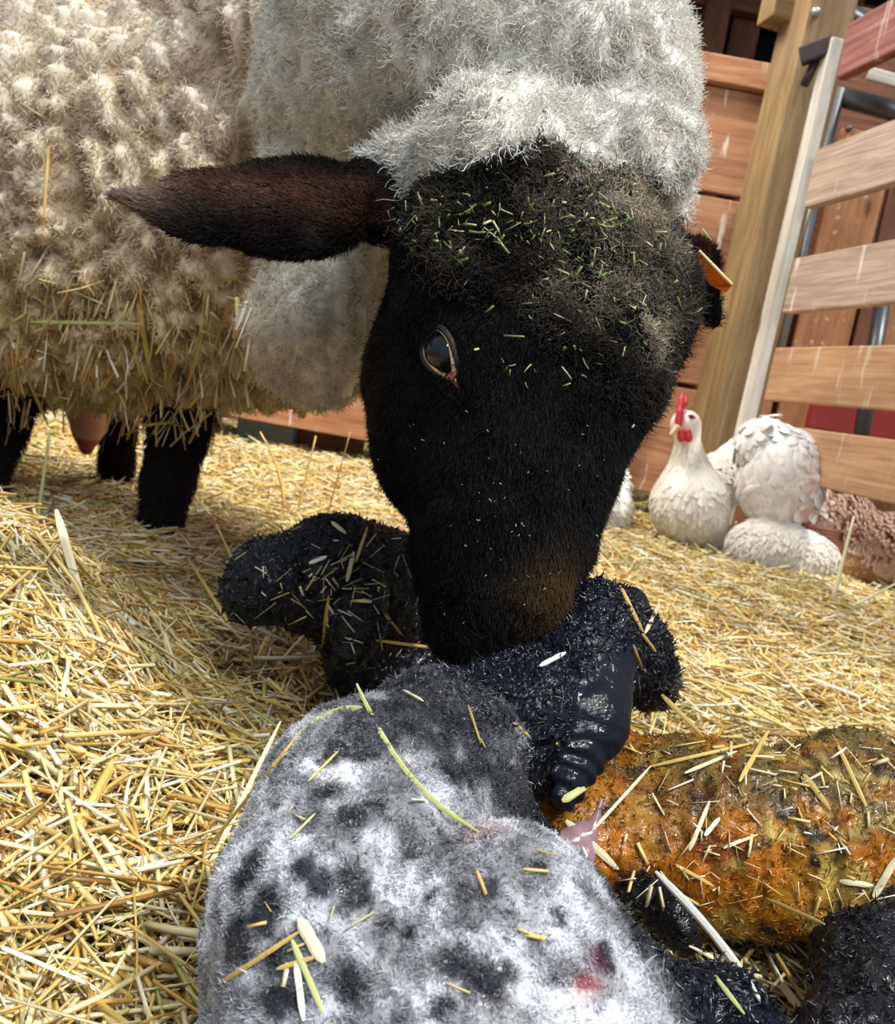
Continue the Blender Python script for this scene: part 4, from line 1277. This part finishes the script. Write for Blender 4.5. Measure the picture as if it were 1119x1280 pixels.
# ---------------------------------------------------------------- straw lying on animals and single long stalks
rng = np.random.default_rng(77)
gb = None
def hit_any(px, py, who):
    best = None
    for a in who:
        h = a['bvh'].ray_cast(CAM, ray(px, py))
        if h[0] is not None and (best is None or h[3] < best[3]): best = h
    if best is None:
        r = ray(px, py); t = .1
        while t < 5:
            p = CAM + r * t
            if p.z < float(hgt(p.x, p.y)) + .012: return p, Vector((0, 0, 1))
            t += .004
        return None
    return best[0], best[1]
LAM = [speck, orange, black]
def stalk(name, a, b, wpx, col, label, group=None, who=LAM, lift=.0022, sag=0.35, cat='straw stalk', mid=None, flat=.2):
    ha, hb = hit_any(*a, who), hit_any(*b, who)
    if ha is None or hb is None: return None
    P0, P1 = V(ha[0] + ha[1] * lift), V(hb[0] + hb[1] * lift)
    l0, l1 = np.linalg.norm(P0 - CAMV), np.linalg.norm(P1 - CAMV)
    if l0 > l1 * 1.3: P0 = CAMV + (P0 - CAMV) * (l1 * 1.15 / l0)
    if l1 > l0 * 1.3: P1 = CAMV + (P1 - CAMV) * (l0 * 1.15 / l1)
    pts = []
    for i in range(9):
        t = i / 8
        p = P0 * (1 - t) + P1 * t
        px = a[0] * (1 - t) + b[0] * t; py = a[1] * (1 - t) + b[1] * t
        if mid: px += mid[0] * 4 * t * (1 - t); py += mid[1] * 4 * t * (1 - t)
        h = hit_any(px, py, who)
        if mid:
            dd = (Vector(p) - CAM).dot(fw); p = V(at(px, py, dd))
        if h is not None:
            s = V(h[0]); ds, dp = np.linalg.norm(s - CAMV), np.linalg.norm(p - CAMV)
            if dp > ds - lift: p = CAMV + (p - CAMV) * ((ds - lift * 1.2) / dp)
        pts.append(p)
    pts = np.array(pts)
    for _ in range(2): pts[1:-1] = .5 * pts[1:-1] + .25 * (pts[:-2] + pts[2:])
    dist = np.linalg.norm(pts[4] - CAMV); wd = wpx * dist / F
    v, q = tube_np(pts, wd / 2 * np.array([.45, .95, 1.05, 1, .95, 1, 1, .8, .35]), 6)
    ctr = np.repeat(pts, 6, 0); ctr = np.vstack([ctr, pts[0], pts[-1]])
    vd = (CAMV - pts[4]) / dist
    off = v - ctr; off -= (off @ vd)[:, None] * vd * (1 - flat); v = ctr + off
    me = bpy.data.meshes.new(name); me.from_pydata([tuple(x) for x in v], [], tri_fix(q))
    me.materials.append(col)
    o = bpy.data.objects.new(name, me); C.objects.link(o)
    return tag(o, label, cat, group)
MS = {k: m_plain('straw_' + k, c, 0.45) for k, c in dict(pale=(.80, .72, .48), gold=(.66, .47, .14), green=(.36, .40, .10), white=(.88, .86, .74), brown=(.42, .25, .08), lime=(.50, .52, .20)).items()}
for a, b, w_, m_, lb, md in [
    ((446, 855), (598, 1040), 7, 'lime', 'long curved green grass blade lying across the speckled lamb\'s back', (-12, 22)),
    ((360, 935), (452, 884), 9, 'lime', 'bent green-yellow grass blade over the speckled lamb\'s shoulder', (0, -14)),
    ((252, 1250), (378, 1165), 6, 'gold', 'golden straw stalk slanting up across the speckled lamb\'s left rump', None),
    ((377, 1150), (406, 1204), 14, 'pale', 'short wide pale straw leaf on the speckled lamb\'s rump', None),
    ((368, 1176), (406, 1268), 7, 'lime', 'yellow-green straw stalk pointing down the speckled lamb\'s rump', None),
    ((373, 1204), (382, 1278), 8, 'white', 'whitish flat straw at the bottom of the speckled lamb\'s rump', None),
    ((350, 1212), (396, 1197), 5, 'gold', 'small golden straw crossing the pale leaf on the speckled lamb', None),
    ((388, 982), (424, 944), 3, 'gold', 'thin golden straw on the speckled lamb\'s flank below the green blade', None),
    ((366, 1052), (396, 1022), 3, 'lime', 'thin greenish straw on the upper flank of the speckled lamb', None),
    ((505, 868), (527, 882), 4, 'pale', 'short pale straw bit on top of the speckled lamb\'s shoulder', None),
    ((583, 885), (597, 932), 3, 'brown', 'thin brown straw down the black neck of the speckled lamb', None),
    ((638, 906), (658, 922), 4, 'gold', 'short golden straw bit on the speckled lamb\'s neck', None),
    ((674, 836), (706, 819), 6, 'white', 'short whitish straw on the speckled lamb\'s wet neck beside the ewe\'s muzzle', None),
    ((773, 736), (800, 790), 5, 'gold', 'tan straw laid over the speckled lamb\'s crown', None),
    ((802, 792), (824, 756), 5, 'pale', 'pale straw standing against the speckled lamb\'s far ear', None),
    ((799, 793), (816, 814), 4, 'gold', 'short tan straw on the speckled lamb\'s far ear', None),
    ((788, 806), (800, 836), 3, 'brown', 'thin brown straw on the speckled lamb\'s cheek', None),
    ((710, 1025), (775, 1084), 9, 'pale', 'stout pale straw stalk leaning on the orange-stained lamb\'s rump', None),
    ((702, 1000), (738, 985), 9, 'lime', 'stubby olive straw under the tip of the speckled lamb\'s hanging ear', None),
    ((740, 1040), (815, 962), 4, 'pale', 'thin tan straw running up the orange lamb\'s side from the membrane', None),
    ((815, 962), (940, 932), 4, 'gold', 'long thin straw along the top of the orange lamb\'s back', None),
    ((925, 978), (960, 916), 6, 'gold', 'yellow straw stalk crossing the orange lamb\'s spine', None),
    ((820, 1090), (950, 1250), 9, 'white', 'long whitish straw stalk angled from the orange lamb down to the bedding', (6, -4)),
    ((858, 968), (920, 943), 4, 'pale', 'thin pale straw on the orange lamb\'s upper back', None),
    ((862, 1062), (888, 1002), 5, 'pale', 'pale straw sliver upright on the orange lamb\'s middle', None),
    ((880, 1045), (900, 1022), 5, 'white', 'white straw chip on the orange lamb\'s middle', None),
    ((1006, 968), (1038, 1012), 6, 'gold', 'golden straw angled on the orange lamb\'s haunch', None),
    ((1049, 935), (1082, 1010), 5, 'gold', 'yellow straw laid over the orange lamb near the picture edge', None),
    ((1090, 1118), (1119, 1070), 7, 'pale', 'cream straw leaning on the orange lamb above its black leg', None),
    ((845, 1080), (890, 1105), 4, 'gold', 'thin golden straw low on the orange lamb\'s belly', None),
    ((1050, 1100), (1088, 1104), 6, 'pale', 'pale straw chip lying low on the orange lamb', None),
    ((905, 1060), (948, 1045), 3, 'pale', 'fine pale straw across the orange lamb\'s side', None),
    ((960, 1120), (1035, 1160), 5, 'gold', 'golden straw leaning under the orange lamb\'s belly', None),
    ((470, 800), (560, 812), 4, 'gold', 'thin straw across the black lamb\'s body below its back', None),
    ((443, 705), (458, 660), 4, 'gold', 'golden straw standing on the black lamb\'s crown', None),
    ((432, 728), (440, 690), 6, 'pale', 'pale upright straw on the black lamb\'s head', None),
    ((385, 704), (410, 697), 5, 'white', 'white straw chip on the black lamb\'s brow', None),
    ((478, 766), (500, 792), 3, 'brown', 'thin brown straw on the black lamb\'s shoulder', None),
    ((415, 655), (430, 668), 5, 'pale', 'short pale straw bit on top of the black lamb\'s head', None),
    ((400, 830), (412, 745), 5, 'gold', 'straw stalk hanging from the black lamb\'s cheek', None),
]:
    stalk('grass_blade' if 'grass' in lb else 'straw_stalk', a, b, w_, MS[m_], lb, mid=md, cat='grass blade' if 'grass' in lb else 'straw')
for a, b, w_, m_, lb in [
    ((62, 185), (45, 300), 3, 'gold', 'long thin straw hanging down the ewe\'s flank left of her ear tip'),
    ((45, 405), (165, 401), 4, 'lime', 'level yellow straw across the ewe\'s lower flank'),
    ((168, 378), (182, 472), 6, 'gold', 'stout golden straw stuck upright in the ewe\'s lower fleece'),
    ((268, 330), (245, 408), 3, 'lime', 'pale green straw caught in the fleece below the ewe\'s ear'),
    ((290, 352), (255, 440), 3, 'brown', 'thin brown straw slanting on the ewe\'s chest fleece'),
    ((20, 425), (60, 540), 4, 'pale', 'long pale straw hanging slanted off the ewe\'s belly'),
]:
    stalk('straw_stalk', a, b, w_, MS[m_], lb, who=[ewe], lift=.014, cat='straw')
# long stalks on the mound and floor
for a, b, w_, m_, lb in [
    ((70, 640), (118, 815), 11, 'pale', 'broad pale split straw leaf running down the mound below the ewe\'s legs'),
    ((185, 838), (200, 985), 11, 'pale', 'upright pale straw stalk in the middle of the mound'),
    ((98, 895), (190, 985), 11, 'white', 'whitish flat straw slanting down the middle of the mound'),
    ((60, 1110), (160, 920), 12, 'gold', 'long golden straw bundle leaning up the lower mound'),
    ((110, 1095), (228, 1072), 13, 'white', 'wide whitish straw leaf lying level on the lower mound'),
    ((0, 845), (75, 895), 7, 'white', 'thin white straw at the left edge of the mound'),
    ((100, 1280), (160, 1215), 13, 'gold', 'thick yellow straw at the bottom of the mound'),
    ((0, 1243), (85, 1250), 9, 'gold', 'level golden straw at the bottom left of the mound'),
    ((245, 1120), (350, 905), 6, 'pale', 'long pale straw bent along the speckled lamb\'s left side'),
    ((262, 1060), (375, 925), 5, 'gold', 'golden straw lying against the speckled lamb\'s left side'),
    ((150, 735), (260, 790), 7, 'pale', 'pale straw stalk across the top of the mound'),
    ((235, 700), (335, 860), 4, 'gold', 'long golden straw curving down the mound edge towards the black lamb'),
    ((905, 780), (1010, 800), 4, 'white', 'thin white straw on the bedding in front of the white hen'),
    ((1060, 870), (1119, 880), 6, 'pale', 'pale straw on the bedding at the right edge'),
    ((825, 865), (880, 925), 6, 'gold', 'yellow straw between the speckled lamb\'s head and the orange lamb'),
    ((870, 1190), (930, 1270), 5, 'lime', 'greenish straw in the gap between the lambs\' legs'),
    ((860, 1180), (985, 1245), 5, 'pale', 'pale straw crossing the gap between the two lambs'),
]:
    stalk('straw_stalk', a, b, w_, MS[m_], lb, cat='straw')
# standing thin stalks
def stand(px0, py0, px1, py1, d0, d1, wpx, m_, lb, bend=(0, 0)):
    P = []
    for i in range(7):
        t = i / 6; d = d0 + (d1 - d0) * t
        P.append(V(at(px0 + (px1 - px0) * t + bend[0] * 4 * t * (1 - t), py0 + (py1 - py0) * t + bend[1] * 4 * t * (1 - t), d)))
    o = tube('straw_stalk', P, np.linspace(wpx, wpx * .5, 7) * d0 / F / 2, MS[m_], 6)
    tag(o, lb, 'straw')
def gd(px, py):
    h = hit_any(px, py, []); return (h[0] - CAM).dot(fw) if h else 1.0
for a in [(315, 848, 270, 655, 4, 'lime', 'tall thin green stalk standing left of the black lamb', (14, 0)),
          (405, 660, 438, 540, 3, 'brown', 'thin stalk standing behind the black lamb', (0, 0)),
          (372, 640, 395, 545, 4, 'gold', 'golden stalk leaning behind the black lamb\'s head', (0, 0)),
          (355, 640, 325, 540, 5, 'gold', 'bent golden stalk behind the black lamb nearer the ewe\'s belly', (8, 0)),
          (45, 665, 62, 540, 6, 'lime', 'greenish stalk standing on top of the mound', (0, 0)),
          (0, 575, 17, 540, 7, 'pale', 'pale stalk at the left edge above the mound', (0, 0)),
          (1040, 755, 1068, 645, 6, 'pale', 'pale stalk standing in front of the brown laced hen', (0, 0)),
          (795, 715, 757, 672, 4, 'lime', 'thin green stalk leaning by the half hidden white hen', (0, 0)),
          (775, 720, 748, 690, 3, 'pale', 'short thin stalk beside the ewe\'s muzzle', (0, 0)),
          (1062, 760, 1119, 730, 4, 'pale', 'long pale stalk slanting below the brown laced hen', (0, 0))]:
    dd = min(gd(a[0], a[1]), 2.1)
    stand(a[0], a[1], a[2], a[3], dd, dd + .02, a[4], a[5], a[6], a[7])

# straw caught in the ewe's belly fleece and hay flecks in her topknot: uncountable
def caught():
    rng = np.random.default_rng(21); Cn, D, L, Wd, col = [], [], [], [], []
    B = ewe['bvh']
    def add(px, py, n0, z, ln, wd, c, lift=.004):
        h = B.ray_cast(CAM, ray(px, py))
        if h[0] is None or (ln > .014 and px > 110 and 185 < py < 335): return
        Cn.append(V(h[0] + h[1] * lift)); D.append(n0 / np.linalg.norm(n0)); L.append(ln); Wd.append(wd); col.append(c)
    for _ in range(380):
        px = rng.random() * 320; py = 545 - 170 * rng.random() ** 1.6 - 60 * (1 - px / 340) * rng.random()
        dv = np.array([rng.normal(0, .32), rng.normal(0, .2), -1.0])
        if rng.random() < .13: dv = rng.normal(size=3)
        add(px, py, dv, 0, .025 + .06 * rng.random(), .0018 + .0026 * rng.random(), PAL[rng.choice([0, 1, 2, 3, 4, 7])], .006)
    for _ in range(60):
        add(rng.random() * 330, 300 * rng.random() + 100, rng.normal(size=3) * np.array([1, .3, 1.2]), 0, .02 + .04 * rng.random(), .0015, PAL[rng.choice([1, 2, 7])], .006)
    v, q, c = sticks(np.array(Cn), np.array(D), np.array(L), np.array(Wd), np.array(Wd) * .4, rng.normal(0, .04, len(L)) * np.array(L), np.array(col), rng)
    o = mesh_np('caught_straw', v, q, M['straw'], c, smooth=False)
    tag(o, 'broken straw stalks caught in and hanging from the ewe\'s belly fleece', 'straw', kind='stuff')
    Cn, D, L, Wd, col = [], [], [], [], []
    gr = [np.array(c) for c in ((.16, .26, .07), (.26, .36, .12), (.42, .45, .20), (.60, .58, .36), (.08, .14, .04))]
    for _ in range(330):
        k = rng.random()
        if k < .35: px, py = rng.normal(600, 60), rng.normal(285, 22)
        elif k < .75: px, py = rng.normal(770, 45), rng.normal(310, 55)
        elif k < .9: px, py = rng.normal(730, 60), rng.normal(430, 50)
        else: px, py = rng.normal(620, 110), rng.normal(120, 60)
        add(px, py, rng.normal(size=3), 0, .003 + .010 * rng.random() ** 2, .0006 + .0012 * rng.random(), gr[rng.integers(5)], .0075)
    for _ in range(60):
        add(rng.normal(620, 60), rng.normal(650, 90), rng.normal(size=3), 0, .0008 + .0016 * rng.random() ** 2, .0004 + .0003 * rng.random(), np.array([.45, .42, .35]), .004)
    v, q, c = sticks(np.array(Cn), np.array(D), np.array(L), np.array(Wd), np.array(Wd) * .4, rng.normal(0, .05, len(L)) * np.array(L), np.array(col), rng)
    o = mesh_np('hay_flecks', v, q, M['straw'], c, smooth=False)
    tag(o, 'tiny green hay flecks scattered over the ewe\'s dark topknot', 'hay', kind='stuff')
    # fine chaff stuck on the wet lambs
    Cn, D, L, Wd, col = [], [], [], [], []
    for who, box, n, lm in ((black, (300, 640, 545, 840), 110, .022), (orange, (780, 930, 1119, 1140), 130, .016), (speck, (280, 870, 800, 1250), 22, .008)):
        for _ in range(n):
            px = box[0] + (box[2] - box[0]) * rng.random(); py = box[1] + (box[3] - box[1]) * rng.random()
            if who is black and rng.random() < .6: px, py = rng.normal(440, 45), rng.normal(745, 45)
            h = who['bvh'].ray_cast(CAM, ray(px, py))
            if h[0] is None: continue
            nn = V(h[1]); d = rng.normal(size=3); d -= (d @ nn) * nn * .85
            Cn.append(V(h[0]) + nn * .002); D.append(d / np.linalg.norm(d)); L.append(.004 + lm * rng.random() ** 1.5); Wd.append(.0008 + .0018 * rng.random() ** 2); col.append(PAL[rng.choice([0, 1, 2, 3, 7, 7])])
    v, q, c = sticks(np.array(Cn), np.array(D), np.array(L), np.array(Wd), np.array(Wd) * .4, np.zeros(len(L)), np.array(col), rng)
    o = mesh_np('chaff', v, q, M['straw'], c, smooth=False)
    tag(o, 'fine straw chaff stuck to the wet coats of the newborn lambs', 'chaff', kind='stuff')
caught()
